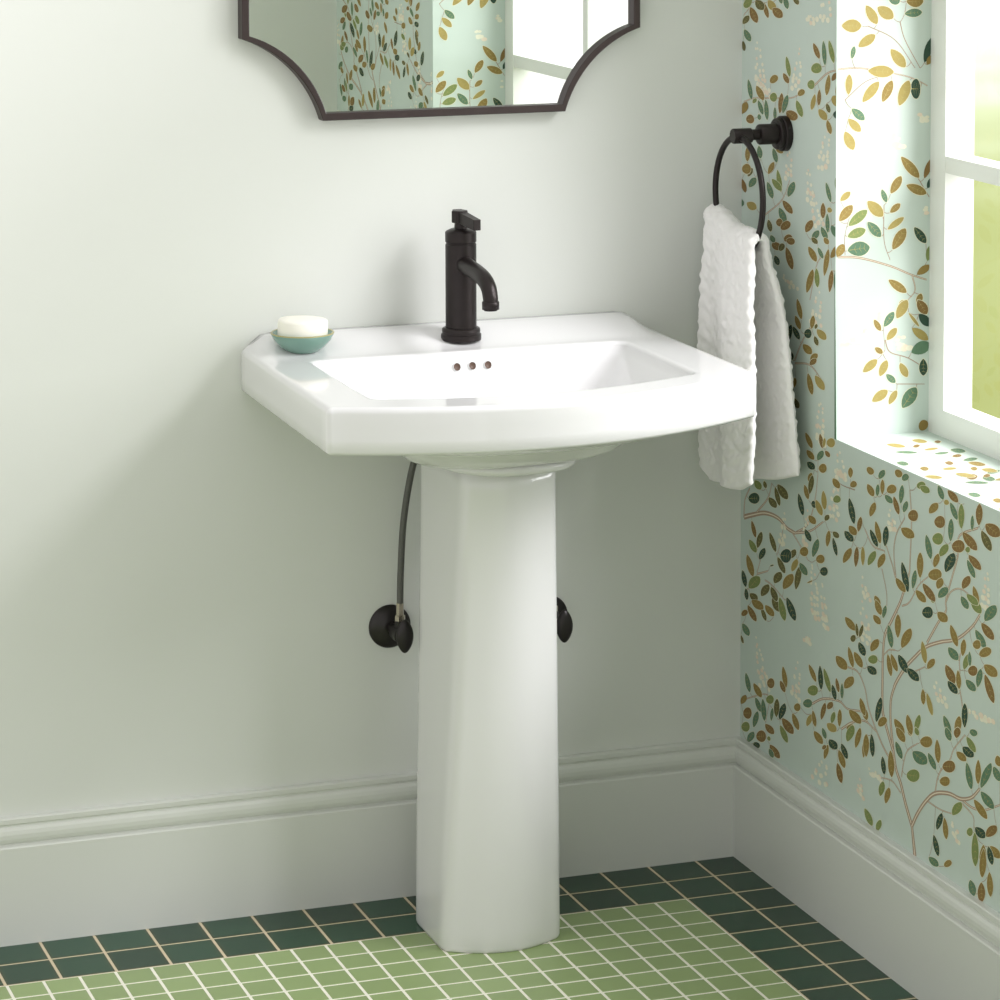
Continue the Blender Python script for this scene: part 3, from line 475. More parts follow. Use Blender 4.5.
class Printer:
    """Lays flat printed shapes on one plane of the wall mesh."""
    def __init__(self, bm, to3d, nrm, inside):
        self.bm, self.to3d, self.n, self.inside = bm, to3d, Vector(nrm), inside
        self.k = 0
    def poly(self, pts, mi, lift):
        if not all(self.inside(u, v) for u, v in pts):
            return False
        vs = [self.bm.verts.new(Vector(self.to3d(u, v)) + self.n * lift) for u, v in pts]
        f = self.bm.faces.new(vs)
        f.normal_update()
        if f.normal.dot(self.n) < 0:
            f.normal_flip()
        f.material_index = mi
        return True
    def leaf(self, c, t, w, ink, rnd, du=0.0, dv=0.0):
        cx, cy = c[0] + du, c[1] + dv
        rr = max(math.hypot(*t), math.hypot(*w)) + 0.002
        if not hasattr(self, 'placed'):
            self.placed = []
        used = {q[3] for q in self.placed if (q[0] - cx) ** 2 + (q[1] - cy) ** 2 < (q[2] + rr) ** 2}
        level = 0
        while level in used:
            level += 1
        self.placed.append((cx, cy, rr, level))
        lift = 0.00036 + 0.00004 * level
        N = 18
        def outline(s, extra):
            L = math.hypot(*t)
            W = math.hypot(*w)
            L = max(L, 1e-5)
            a = 1 + extra / max(L, 1e-5)
            b_ = 1 + extra / max(W, 1e-5)
            p = []
            for q in range(N):
                th = 2 * math.pi * q / N
                x, y = math.cos(th), math.sin(th)
                y = (abs(y) ** (1.0 if rnd else 1.45)) * (1 if y > 0 else -1) * (0.94 if rnd else 1.0)
                y *= 1 + 0.12 * x
                y *= 0.90
                p.append((cx + t[0] * x * a + w[0] * y * b_, cy + t[1] * x * a + w[1] * y * b_))
            return p
        pts = outline(1, 0)
        if not all(self.inside(u, v) for u, v in pts):
            pts = [self.clampuv(u, v) for u, v in pts]
            if pts is None or any(p is None for p in pts):
                return
            self.poly(pts, ink, lift + 0.000012)
            return
        self.poly(outline(1, 0.0011), 1, lift)
        self.poly(pts, ink, lift + 0.000012)
        # midrib and a few side veins
        h = 0.035
        self.poly([(cx - t[0] * .85 - w[0] * h, cy - t[1] * .85 - w[1] * h), (cx + t[0] * .85, cy + t[1] * .85), (cx - t[0] * .85 + w[0] * h, cy - t[1] * .85 + w[1] * h)], 2, lift + 0.000024)
        for s in (-.4, 0.05, .45):
            for sd in (-1, 1):
                a0 = (cx + t[0] * s, cy + t[1] * s)
                a1 = (a0[0] + t[0] * .22 + w[0] * .62 * sd, a0[1] + t[1] * .22 + w[1] * .62 * sd)
                a2 = (a0[0] + t[0] * .045, a0[1] + t[1] * .045)
                self.poly([a0, a1, a2], 2, lift + 0.000024)
    def clampuv(self, u, v):
        return self.lim(u, v)
    def lim(self, u, v):
        return None
    def twig(self, w, pts, du=0.0, dv=0.0):
        self.t = (getattr(self, 't', 0) + 1) % 23
        lt = 0.00010 + 0.000008 * self.t
        w = w * 1.2
        P = smooth_path([(p[0] + du, p[1] + dv, 0) for p in pts], 6)
        n = len(P)
        L, R = [], []
        for i in range(n):
            t = (P[min(i + 1, n - 1)] - P[max(i - 1, 0)])
            if t.length < 1e-7:
                continue
            t.normalize()
            ww = w * 0.5 * (1 - 0.35 * i / n)
            L.append((P[i].x - t.y * ww, P[i].y + t.x * ww))
            R.append((P[i].x + t.y * ww, P[i].y - t.x * ww))
        for i in range(len(L) - 1):
            self.poly([L[i], L[i + 1], R[i + 1], R[i]], 3, lt)
            if w > 0.002:
                m0 = [(L[i][0] * .62 + R[i][0] * .38, L[i][1] * .62 + R[i][1] * .38), (L[i + 1][0] * .62 + R[i + 1][0] * .38, L[i + 1][1] * .62 + R[i + 1][1] * .38)]
                m1 = [(L[i + 1][0] * .38 + R[i + 1][0] * .62, L[i + 1][1] * .38 + R[i + 1][1] * .62), (L[i][0] * .38 + R[i][0] * .62, L[i][1] * .38 + R[i][1] * .62)]
                self.poly(m0 + m1, 5, lt + 0.000004)
    def blossom(self, a, b, w, du=0.0, dv=0.0):
        L = math.hypot(b[0] - a[0], b[1] - a[1])
        n = max(4, int(L / 0.0085))
        for i in range(n):
            f = (i + .3 + .4 * rng.random()) / n
            for sd in ((-1, 0, 1) if f > 0.6 else (-1, 1) if f > 0.2 else (0,)):
                r = 0.0024 + 0.0030 * f * (0.6 + 0.5 * rng.random())
                x = a[0] + (b[0] - a[0]) * f + sd * w * (0.16 + 0.34 * f) * (0.7 + .6 * rng.random()) + du
                y = a[1] + (b[1] - a[1]) * f + (rng.random() - .5) * 0.008 + dv
                self.k = (self.k + 1) % 17
                self.poly([(x + r * 1.3 * math.cos(k * math.pi / 5), y + r * 0.85 * math.sin(k * math.pi / 5)) for k in range(10)], 4 if rng.random() < .7 else 5, 0.00029 + 0.000004 * self.k)

def petioles(leaves, twigs, reach):
    """Thin stems that join each leaf to the nearest twig or to a leaf already joined."""
    net = []
    for w, pts in twigs:
        net += [(p.x, p.y) for p in smooth_path([(q[0], q[1], 0) for q in pts], 5)]
    todo = []
    for v, c, rd in leaves:
        e0, e1 = (v[0] - v[2], v[1] - v[3]), (v[0] + v[2], v[1] + v[3])
        todo.append((e0, e1))
    out = []
    def near(e, q):
        return (e[0] - q[0]) ** 2 + (e[1] - q[1]) ** 2
    best = []
    for ends in todo:
        best.append(min((near(e, q), e, q) for e in ends for q in net))
    alive = set(range(len(todo)))
    while alive:
        idx = min(alive, key=lambda k: best[k][0])
        d, e, q = best[idx]
        if d > reach * reach:
            break
        alive.discard(idx)
        for k in alive:
            for e2 in todo[k]:
                d2 = near(e2, e)
                if d2 < best[k][0]:
                    best[k] = (d2, e2, e)
        if d > 1e-6:
            m_ = ((e[0] + q[0]) / 2, (e[1] + q[1]) / 2 - 0.12 * math.sqrt(d))
            out.append((0.0010, [q, m_, e]))
    return out

def parse_twigs(s):
    for e in s.split(';'):
        w, pts = e.split(':')
        yield float(w) / 1e4, [tuple(float(v) / 1e4 for v in p.split(',')) for p in pts.split(' ')]

def parse_blossom(s):
    for e in s.split(';'):
        a = [float(v) / 1e4 for v in e.split(',')]
        yield (a[0], a[1]), (a[2], a[3]), a[4]

bm = bmesh.new()
add_box(bm, 0.0, 0.22, REV_Y0, 0.0, -0.05, TOP)
add_box(bm, 0.0, 0.22, REV_Y1, REV_Y0, -0.05, SILL_Z)
add_box(bm, 0.0, 0.22, REV_Y1, REV_Y0, HEAD_Z, TOP)
add_box(bm, 0.0, 0.22, FRONT_Y, REV_Y1, -0.05, TOP)
bmesh.ops.remove_doubles(bm, verts=bm.verts, dist=1e-5)
bmesh.ops.recalc_face_normals(bm, faces=bm.faces)

BB_TOP = 0.1906
def on_wall(u, v):
    if u > -0.0005 or u < FRONT_Y + 0.001 or v < BB_TOP - 0.02 or v > TOP:
        return False
    return not (REV_Y1 - 0.0002 < u < REV_Y0 + 0.0002 and SILL_Z - 0.0002 < v < HEAD_Z)
def wall_lim(u, v):
    if u > -0.0006:
        u = -0.0006
    if REV_Y1 < u < REV_Y0 and v > SILL_Z and v < 1.0:
        v = SILL_Z - 0.0006
    elif u < REV_Y0 + 0.0003 and u > REV_Y0 - 0.04 and v > SILL_Z:
        u = REV_Y0 + 0.0004
    return (u, v) if on_wall(u, v) else None
pw = Printer(bm, lambda u, v: (0.0, u, v), (-1, 0, 0), on_wall)
pw.lim = wall_lim
leaves = list(parse(WALL_LEAVES))
twigs = list(parse_twigs(WALL_TWIGS))
bloss = list(parse_blossom(WALL_BLOSSOM))
twigs += petioles(leaves, twigs, 0.06)
for w, pts in twigs:
    pw.twig(w, pts)
for a, b, w in bloss:
    pw.blossom(a, b, w)
for v, c, r in leaves:
    pw.leaf(v[0:2], v[2:4], v[4:6], INK_IDX[c], r)
# the paper's repeat, over the wall beyond what is drawn above
low = [l for l in leaves if l[0][1] < 0.745]
lowt = [t for t in twigs if max(p[1] for p in t[1]) < 0.78]
lowb = [t for t in bloss if t[0][1] < 0.74]
for (du, dv) in [(-0.885, 0.0), (-1.77, 0.0), (-1.43, 0.54), (-1.43, 1.08), (-1.43, 1.62), (0.0, 1.17), (0.0, 1.71), (-0.88, 1.71)]:
    free = lambda p: not (p[1] + dv < SILL_Z and p[0] + du > -0.885) and not (p[1] + dv < 1.36 and p[0] + du > REV_Y0)
    for w, pts in lowt:
        if all(free(p) for p in pts):
            pw.twig(w, pts, du, dv)
    for a, b, w in lowb:
        if free(a) and free(b):
            pw.blossom(a, b, w, du, dv)
    for v, c, r in low:
        u_, v_ = v[0] + du, v[1] + dv
        if not free((v[0], v[1])):
            continue
        if any(math.hypot(u_ - q[0][0], v_ - q[0][1]) < 0.02 for q in leaves):
            continue
        pw.leaf(v[0:2], v[2:4], v[4:6], INK_IDX[c], r, du, dv)

# reveals: the far one faces the camera, the near one is seen in the mirror
def on_rev(u, v):
    return 0.0004 < u < 0.1566 and SILL_Z + 0.0004 < v < HEAD_Z
def rev_lim(u, v):
    u = min(max(u, 0.0006), 0.1564)
    v = max(v, SILL_Z + 0.0006)
    return (u, v) if on_rev(u, v) else None
reveal_twigs = list(parse_twigs(REVEAL_TWIGS))
reveal_twigs += petioles(list(parse(REVEAL_LEAVES)), reveal_twigs, 0.04)
for yy, nn in ((REV_Y0, -1), (REV_Y1, 1)):
    pr = Printer(bm, (lambda u, v, yy=yy: (u, yy, v)), (0, nn, 0), on_rev)
    pr.lim = rev_lim
    for dv in ((0.0, 0.66) if nn < 0 else (0.02, 0.68, -0.6)):
        for w, pts in reveal_twigs:
            pr.twig(w, pts, 0, dv)
        for a, b, w in parse_blossom(REVEAL_BLOSSOM):
            pr.blossom(a, b, w, 0, dv)
        for v, c, r in parse(REVEAL_LEAVES):
            pr.leaf(v[0:2], v[2:4], v[4:6], INK_IDX[c], r, 0, dv)
on_sill = lambda u, v: 0.0005 < u < 0.156 and REV_Y1 < v < REV_Y0
ps = Printer(bm, lambda u, v: (u, v, SILL_Z), (0, 0, 1), on_sill)
for dv in (0.0, -0.22, -0.44, -0.66, -0.88):
    for v, c, r in parse(SILL_LEAVES):
        ps.leaf(v[0:2], v[2:4], v[4:6], INK_IDX[c], r, 0, dv)
from_bm('wall_right', bm, None, PAPER_MATS, smooth=False, kind='structure', recalc=False)

# baseboards: one moulded profile (distance from wall, height)
BBP = [(0.0, 0.1906), (0.0100, 0.1906), (0.0120, 0.1888), (0.0120, 0.1822), (0.0095, 0.1800), (0.0095, 0.1782), (0.0125, 0.1768), (0.0148, 0.1725),
       (0.0160, 0.1665), (0.0157, 0.1600), (0.0140, 0.1550), (0.0105, 0.1522), (0.0105, 0.1502), (0.0185, 0.1492), (0.0205, 0.1474), (0.0205, 0.0)]
bm = bmesh.new()
a = [bm.verts.new((LEFT_X, -d, z)) for d, z in BBP]
b = [bm.verts.new((-d, -d, z)) for d, z in BBP]
for i in range(len(BBP) - 1):
    bm.faces.new((a[i], b[i], b[i + 1], a[i + 1]))
o = from_bm('baseboard_back', bm, None, [M_trim], smooth=False, kind='structure', recalc=False)
bm = bmesh.new()
a = [bm.verts.new((-d, -d, z)) for d, z in BBP]
b = [bm.verts.new((-d, FRONT_Y + 0.0, z)) for d, z in BBP]
for i in range(len(BBP) - 1):
    bm.faces.new((a[i], b[i], b[i + 1], a[i + 1]))
o = from_bm('baseboard_right', bm, None, [M_trim], smooth=False, kind='structure', recalc=False)

# window: stiles, rails, glazing bars and panes
win = bpy.data.objects.new('window_1', None)
COL.objects.link(win)
win.location = (WALL_T, (REV_Y0 + REV_Y1) / 2, SILL_Z)
win['kind'] = 'structure'
XF, XB = WALL_T, 0.205
WY0, WY1 = REV_Y0 - 0.049, REV_Y1 + 0.049
WZ0, WZ1 = 0.7866, HEAD_Z - 0.045
bm = bmesh.new()
add_box(bm, XF, XB, WY0, REV_Y0, SILL_Z, HEAD_Z)
add_box(bm, XF, XB, REV_Y1, WY1, SILL_Z, HEAD_Z)
add_box(bm, XF, XB, WY1, WY0, SILL_Z, WZ0)
add_box(bm, XF, XB, WY1, WY0, WZ1, HEAD_Z)
o = from_bm('window_frame', bm, win, [M_winframe], smooth=False, kind='structure')
cols = [WY0, -0.775, -1.133, WY1]
rows = [WZ0, 1.1464, 1.1719, 1.532, 1.5575, WZ1]
bm = bmesh.new()
add_box(bm, XF + 0.001, XB - 0.006, WY1, WY0, 1.1464, 1.1719)
add_box(bm, XF + 0.001, XB - 0.006, WY1, WY0, 1.532, 1.5575)
from_bm('glazing_bar', bm, win, [M_winframe], smooth=False, kind='structure')
for y in cols[1:3]:
    bm = bmesh.new()
    add_box(bm, XF + 0.0015, XB - 0.0065, y - 0.0128, y + 0.0128, WZ0, WZ1)
    from_bm('glazing_bar', bm, win, [M_winframe], smooth=False, kind='structure')
for ci in range(3):
    for ri in range(3):
        bm = bmesh.new()
        ya, yb = cols[ci] - (0.0128 if ci else 0), cols[ci + 1] + (0.0128 if ci < 2 else 0)
        za, zb = rows[ri * 2], rows[ri * 2 + 1]
        v = [bm.verts.new(p) for p in ((0.178, ya, za), (0.178, yb, za), (0.178, yb, zb), (0.178, ya, zb))]
        bm.faces.new(v)
        from_bm('pane', bm, win, [M_glass], smooth=False, kind='structure')

# garden below the window: a lawn whose colour pales with distance, far haze painted in
m = bpy.data.materials.new('lawn_with_painted_haze')
m.use_nodes = True
nt = m.node_tree
b = nt.nodes['Principled BSDF']
b.inputs['Roughness'].default_value = 0.9
b.inputs['Specular IOR Level'].default_value = 0.0
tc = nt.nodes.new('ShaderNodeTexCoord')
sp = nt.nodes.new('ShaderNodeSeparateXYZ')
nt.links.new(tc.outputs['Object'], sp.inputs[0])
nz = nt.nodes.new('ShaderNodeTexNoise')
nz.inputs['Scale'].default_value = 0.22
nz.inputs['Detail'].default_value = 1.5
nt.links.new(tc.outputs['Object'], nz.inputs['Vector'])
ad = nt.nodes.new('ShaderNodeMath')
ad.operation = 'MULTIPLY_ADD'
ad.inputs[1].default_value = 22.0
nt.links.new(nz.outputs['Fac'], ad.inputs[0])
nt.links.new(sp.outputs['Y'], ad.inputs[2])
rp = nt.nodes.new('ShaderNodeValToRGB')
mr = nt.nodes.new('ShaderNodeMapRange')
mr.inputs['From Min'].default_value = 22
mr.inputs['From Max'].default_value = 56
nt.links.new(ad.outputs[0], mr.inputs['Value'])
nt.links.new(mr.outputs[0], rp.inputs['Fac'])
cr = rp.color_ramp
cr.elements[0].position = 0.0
cr.elements[0].color = LAWN_TO_HAZE[0]
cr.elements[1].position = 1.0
cr.elements[1].color = LAWN_TO_HAZE[3]
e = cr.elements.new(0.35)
e.color = LAWN_TO_HAZE[1]
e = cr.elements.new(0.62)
e.color = LAWN_TO_HAZE[2]
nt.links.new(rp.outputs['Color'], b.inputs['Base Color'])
bm = bmesh.new()
v = [bm.verts.new(p) for p in ((0.6, -0.5, -2.5), (140, -0.5, -2.5), (140, 160, -2.5), (0.6, 160, -2.5))]
bm.faces.new(v)
from_bm('ground', bm, None, [m], smooth=False, kind='structure')

M_white_ground = material('added_white_ground', srgb(240, 238, 232), rough=0.8, var=0.03, scale=1)  # white ground added to whiten the mirrored window and bounce light indoors
bm = bmesh.new()
v = [bm.verts.new(p) for p in ((0.6, -60, -2.5), (140, -60, -2.5), (140, -0.5, -2.5), (0.6, -0.5, -2.5))]
bm.faces.new(v)
from_bm('ground', bm, None, [M_white_ground], smooth=False, kind='structure')

# ---------------------------------------------------------------- mirror
FR_Y = -0.026
mcx, mzb, mzs, mx0, mx1 = -0.5065, 1.2214, 1.3460, -0.7005, -0.3125
mX0, mX1 = -0.8290, -0.1840
MIR_H = 0.92
def mirror_outline(inset):
    """Rectangle with four scooped corners, drawn from the lower left shoulder round."""
    x0, x1 = mX0 + inset, mX1 - inset
    z0, z1 = mzb + inset, mzb + MIR_H - inset
    ax, az = mx0 - mX0, mzs - mzb
    s = inset * 0.30
    def arc(p, q, cx, cz):
        # circular arc from p to q, 56 degrees, bulging away from the outer corner
        p, q = Vector((p[0], p[1])), Vector((q[0], q[1]))
        ch = (q - p).length
        R = ch / (2 * math.sin(math.radians(28)))
        mid = (p + q) / 2
        d = (Vector((cx, cz)) - mid).normalized()
        c = mid + d * math.sqrt(R * R - ch * ch / 4)
        a0 = math.atan2(p.y - c.y, p.x - c.x)
        a1 = math.atan2(q.y - c.y, q.x - c.x)
        da = (a1 - a0 + math.pi) % (2 * math.pi) - math.pi
        n = 28
        return [(c.x + R * math.cos(a0 + da * i / n), c.y + R * math.sin(a0 + da * i / n)) for i in range(n + 1)]
    k = inset * 0.42
    pts = []
    pts += arc((x0, mzs + k), (mx0 + k, z0), mX0, mzb)
    pts += arc((mx1 - k, z0), (x1, mzs + k), mX1, mzb)
    zt = mzb + MIR_H - az
    pts += arc((x1, zt - k), (mx1 - k, z1), mX1, mzb + MIR_H)
    pts += arc((mx0 + k, z1), (x0, zt - k), mX0, mzb + MIR_H)
    return pts
MIR = thing('wall_mirror', 'large mirror with scooped corners in a thin dark bronze frame above the sink', 'mirror', (mcx, 0, mzb))
FW = 0.0112
loops = [[(x, -0.0005, z) for x, z in mirror_outline(0)], [(x, FR_Y + 0.002, z) for x, z in mirror_outline(0)],
         [(x, FR_Y, z) for x, z in mirror_outline(0.0018)], [(x, FR_Y, z) for x, z in mirror_outline(FW - 0.0015)],
         [(x, FR_Y + 0.0015, z) for x, z in mirror_outline(FW)], [(x, -0.0120, z) for x, z in mirror_outline(FW)]]
bm = bmesh.new()
add_loft(bm, loops, False, False)
o = from_bm('frame', bm, MIR, [M_frame], smooth=False)
bm = bmesh.new()
vs = [bm.verts.new((x, -0.0125, z)) for x, z in mirror_outline(FW - 0.0005)]
vb = [bm.verts.new((x, -0.0065, z)) for x, z in mirror_outline(FW - 0.0005)]
bm.faces.new(vs)
bm.faces.new(vb[::-1])
for k in range(len(vs)):
    bm.faces.new((vs[k], vb[k], vb[(k + 1) % len(vs)], vs[(k + 1) % len(vs)]))
from_bm('mirror_glass', bm, MIR, [M_mirror], smooth=False)

# ---------------------------------------------------------------- pedestal sink
SX0, SX1 = -0.8285, -0.1730
SCX = -0.5015
ZB, ZT = 0.8087, 0.8755
def corner_y(x):
    f = (x - SX0) / (SX1 - SX0)
    return -0.492 + (0.492 - 0.447) * f
def front_y(x, sag=0.094):
    u = (x - SCX) / 0.33
    return corner_y(x) - sag * (1 - u * u)
def outline(x0, x1, yb, yf, rf, rb, nf=36, ns=20, nb=36, nc=7):
    """Closed plan outline with a constant vertex count: back, right side, bowed front, left side.
    yf(x) gives the front edge; rf / rb are the front and back corner radii."""
    pts = []
    for i in range(nb):                      # back, left to right
        t = i / (nb - 1)
        pts.append((x0 + rb + (x1 - x0 - 2 * rb) * t, yb))
    for i in range(1, nc + 1):               # back right corner
        a = math.pi / 2 * (1 - i / (nc + 1))
        pts.append((x1 - rb + rb * math.cos(a), yb - rb + rb * math.sin(a)))
    yr = yf(x1 - rf)
    for i in range(ns):
        t = i / (ns - 1)
        pts.append((x1, (yb - rb) + ((yr + rf) - (yb - rb)) * t))
    for i in range(1, nc + 1):
        a = -math.pi / 2 * i / (nc + 1)
        pts.append((x1 - rf + rf * math.cos(a), yr + rf + rf * math.sin(a)))
    for i in range(nf):
        t = i / (nf - 1)
        x = x1 - rf + ((x0 + rf) - (x1 - rf)) * t
        pts.append((x, yf(x)))
    yl = yf(x0 + rf)
    for i in range(1, nc + 1):
        a = -math.pi / 2 - math.pi / 2 * i / (nc + 1)
        pts.append((x0 + rf + rf * math.cos(a), yl + rf + rf * math.sin(a)))
    for i in range(ns):
        t = i / (ns - 1)
        pts.append((x0, (yl + rf) + ((yb - rb) - (yl + rf)) * t))
    for i in range(1, nc + 1):
        a = math.pi - math.pi / 2 * i / (nc + 1)
        pts.append((x0 + rb + rb * math.cos(a), yb - rb + rb * math.sin(a)))
    return pts
def ledge(x, y):
    d = min(x - SX0, SX1 - x)
    return 0.0225 * sstep(0.0, 0.038, d) * (1 - sstep(0.0, 0.125, -y))
def ol(ins, z, r=0.009, led=False):
    P = outline(SX0 + ins, SX1 - ins, -0.0008, lambda x: front_y(x) + ins, max(0.004, r - ins), 0.003)
    P = [(x - 0.011 * min(1.0, -y / 0.49) * max(0.0, (-0.70 - x) / 0.13), y) for x, y in P]
    return [(x, y, z + (ledge(x, y) if led else 0)) for x, y in P]
SINK = thing('pedestal_sink', 'white porcelain pedestal sink with bowed front on green floor tiles', 'sink', (SCX, -0.3, 0))
top = []
F = 0.009
fillet = [ol(F * (1 - math.cos(a)), ZT - F + F * math.sin(a), led=True) for a in [math.radians(d) for d in (0, 15, 30, 45, 60, 75, 90)]]
BX0, BX1, BYB = -0.758, -0.2615, -0.139
def bowl(ins_s, ins_b, ins_f, z, rf=0.03, rb=0.022):
    return [(x, y, z) for x, y in outline(BX0 + ins_s, BX1 - ins_s, BYB - ins_b, lambda x: front_y(min(max(x, BX0), BX1)) + 0.073 + ins_f, rf + ins_s * .5, rb + ins_s * .35)]
deck_out = fillet[-1]
open_ = bowl(-0.007, -0.006, -0.006, ZT)
decks = []
for i in range(1, 12):
    t = i / 12
    L = []
    for p, q in zip(deck_out, open_):
        x, y = p[0] + (q[0] - p[0]) * t, p[1] + (q[1] - p[1]) * t
        L.append((x, y, ZT + ledge(x, y)))
    decks.append(L)
lip = [[(x, y, z + ledge(x, y)) for x, y, z in open_]]
for i in range(1, 6):
    a = math.radians(90 * i / 5)
    lp = bowl(-0.007 + 0.007 * math.sin(a), -0.006 + 0.006 * math.sin(a), -0.006 + 0.006 * math.sin(a), ZT - 0.007 * (1 - math.cos(a)))
    lip.append([(x, y, z + ledge(x, y) * (1 - i / 5)) for x, y, z in lp])
ins = [(0.010, 0.003, 0.010, 0.86), (0.022, 0.006, 0.022, 0.845), (0.038, 0.011, 0.036, 0.825), (0.055, 0.018, 0.052, 0.800), (0.068, 0.026, 0.066, 0.780),
       (0.083, 0.040, 0.080, 0.762), (0.100, 0.058, 0.096, 0.752), (0.125, 0.080, 0.115, 0.746), (0.165, 0.11, 0.15, 0.742), (0.21, 0.14, 0.175, 0.740)]
bowls = [bowl(a, b_, c, z, rb=0.022) for a, b_, c, z in ins]
under0 = [ol(0.004, ZB + 0.0005), ol(0.0, ZB + 0.005)]
foot = [ol(0.085, ZB + 0.0005), ol(0.05, ZB + 0.0005), ol(0.012, ZB + 0.0005)]
loops = foot + under0 + [ol(0.0, 0.83), ol(0.0, 0.85)] + fillet + decks + lip + bowls
bm = bmesh.new()
add_loft(bm, loops, cap0=False)
# underside: the bowl narrowing to a lipped foot that sits on the column
def under(a, yf, yb, z, n=2.7, cx=-0.5035, N=120):
    L = []
    yc, b_ = (yf + yb) / 2, (yb - yf) / 2
    for k in range(N):
        th = 2 * math.pi * k / N
        c, s = math.cos(th), math.sin(th)
        L.append((cx + a * math.copysign(abs(c) ** (2 / n), c), yc + b_ * math.copysign(abs(s) ** (2 / n), s), z))
    return L
add_loft(bm, [under(*q) for q in ((0.300, -0.505, -0.010, 0.816), (0.306, -0.506, -0.012, 0.803), (0.290, -0.490, -0.014, 0.795), (0.250, -0.468, -0.022, 0.786), (0.195, -0.438, -0.035, 0.777),
    (0.140, -0.404, -0.050, 0.770), (0.110, -0.384, -0.062, 0.7620), (0.098, -0.374, -0.070, 0.7550), (0.0955, -0.370, -0.072, 0.7505), (0.0985, -0.372, -0.072, 0.7480), (0.1075, -0.379, -0.070, 0.7460),
    (0.1100, -0.381, -0.070, 0.7425), (0.1100, -0.381, -0.070, 0.7380), (0.1080, -0.379, -0.070, 0.7345), (0.100, -0.373, -0.075, 0.7325), (0.070, -0.340, -0.100, 0.7315))], cap0=False)
basin = from_bm('basin', bm, SINK, [M_ceramic])

# overflow holes in the back wall of the basin
for (hx, hz) in ((-0.5330, 0.8535), (-0.5085, 0.8537), (-0.4835, 0.8535)):
    hy = -0.1475
    bm = bmesh.new()
    add_lathe(bm, [(0, 0.0012), (0.0054, 0.0012), (0.0056, 0.0018), (0.0060, 0.0018), (0.0066, 0.0008), (0.0068, -0.001)], (hx + 0.0022, hy + 0.0038, hz), (0, -0.97, 0.2), 24)
    for f in bm.faces:
        c = f.calc_center_median()
        r = math.hypot(c.x - hx, (c.z - hz))
        f.material_index = 1 if math.hypot(c.x - hx - 0.0022, c.z - hz) < 0.0054 else 0
    from_bm('overflow_hole', bm, SINK, [M_ceramic, M_hole])
bm = bmesh.new()
add_lathe(bm, [(0, 0.004), (0.016, 0.004), (0.018, 0.002), (0.0215, 0.003), (0.023, 0.0)], (SCX, -0.33, 0.7395), (0, 0, 1), 32)
sharp(from_bm('drain', bm, SINK, [M_bronze]))

# column
def col_sec(z):
    t = z / 0.735
    e = sstep(0, 1, t) * 0.35 + t * 0.65
    x0 = -0.5980 + (0.5980 - 0.5800) * e
    x1 = -0.408 + (-0.433 + 0.408) * e
    yb = -0.12 + 0.02 * e
    yc = -0.262 - 0.052 * e
    bow = 0.040 - 0.010 * e
    r = 0.020
    return [(x, y, z) for x, y in outline(x0, x1, yb, lambda x: yc - bow * (1 - ((x - (x0 + x1) / 2) / ((x1 - x0) / 2)) ** 2), r, 0.012, nf=30, ns=14, nb=14)]
def soften(L, sigma):
    """Resample a closed outline evenly and round its corners."""
    P = [Vector(p) for p in L]
    n = len(P)
    seg = [(P[(i + 1) % n] - P[i]).length for i in range(n)]
    tot = sum(seg)
    M = 180
    out, i, acc = [], 0, 0.0
    for k in range(M):
        d = tot * k / M
        while acc + seg[i] < d:
            acc += seg[i]
            i += 1
        out.append(P[i].lerp(P[(i + 1) % n], (d - acc) / max(seg[i], 1e-9)))
    step = tot / M
    w = max(1, int(3 * sigma / step))
    ker = [math.exp(-0.5 * (q * step / sigma) ** 2) for q in range(-w, w + 1)]
    sk = sum(ker)
    return [sum((out[(k + q) % M] * ker[q + w] for q in range(-w, w + 1)), Vector((0, 0, 0))) / sk for k in range(M)]
zs = [0.0, 0.002, 0.006] + [0.735 * i / 24 for i in range(1, 25)]
loops = []
for z in zs:
    L = soften(col_sec(z), 0.0095)
    if z < 0.004:
        cx = sum(p[0] for p in L) / len(L)
        cy = sum(p[1] for p in L) / len(L)
        k = 0.980 if z == 0 else 0.992
        L = [(cx + (p[0] - cx) * k, cy + (p[1] - cy) * k, p[2]) for p in L]
    loops.append(L)
bm = bmesh.new()
add_loft(bm, loops)
from_bm('pedestal', bm, SINK, [M_ceramic])

# ---------------------------------------------------------------- faucet
FX, FY, FZ = -0.5000, -0.074, 0.8820
FAU = thing('single_hole_faucet', 'dark bronze single handle faucet on the back deck of the white sink', 'faucet', (FX, FY, FZ))
bm = bmesh.new()
add_lathe(bm, [(0, 0.0), (0.0305, 0.0), (0.0310, 0.002), (0.0310, 0.0085), (0.0300, 0.0095), (0.0290, 0.0100), (0.0290, 0.0125), (0.0296, 0.0135), (0.0290, 0.0175), (0.0270, 0.0190), (0, 0.0190)], (FX, FY, FZ), n=64)
sharp(from_bm('base_ring', bm, FAU, [M_bronze]))
bm = bmesh.new()
add_lathe(bm, [(0, 0.015), (0.0238, 0.015), (0.0238, 0.1470), (0.0226, 0.1482), (0.0226, 0.1500), (0.0240, 0.1512), (0.0240, 0.1655), (0.0225, 0.1675), (0.0150, 0.1710), (0.0100, 0.1715), (0.0095, 0.182), (0, 0.182)], (FX, FY, FZ), n=64)
sharp(from_bm('body', bm, FAU, [M_bronze]))
sp_path = smooth_path([(FX, FY - 0.012, 1.0000), (FX, -0.115, 0.9980), (FX, -0.150, 0.9955), (FX, -0.181, 0.9905), (FX, -0.2010, 0.9810), (FX, -0.2095, 0.9670), (FX, -0.2105, 0.9590)], 8)
bm = bmesh.new()
add_tube(bm, sp_path, [0.0135 - 0.0025 * i / (len(sp_path) - 1) for i in range(len(sp_path))], 32)
SPOUT = sharp(from_bm('spout', bm, FAU, [M_bronze]), 50)
bm = bmesh.new()
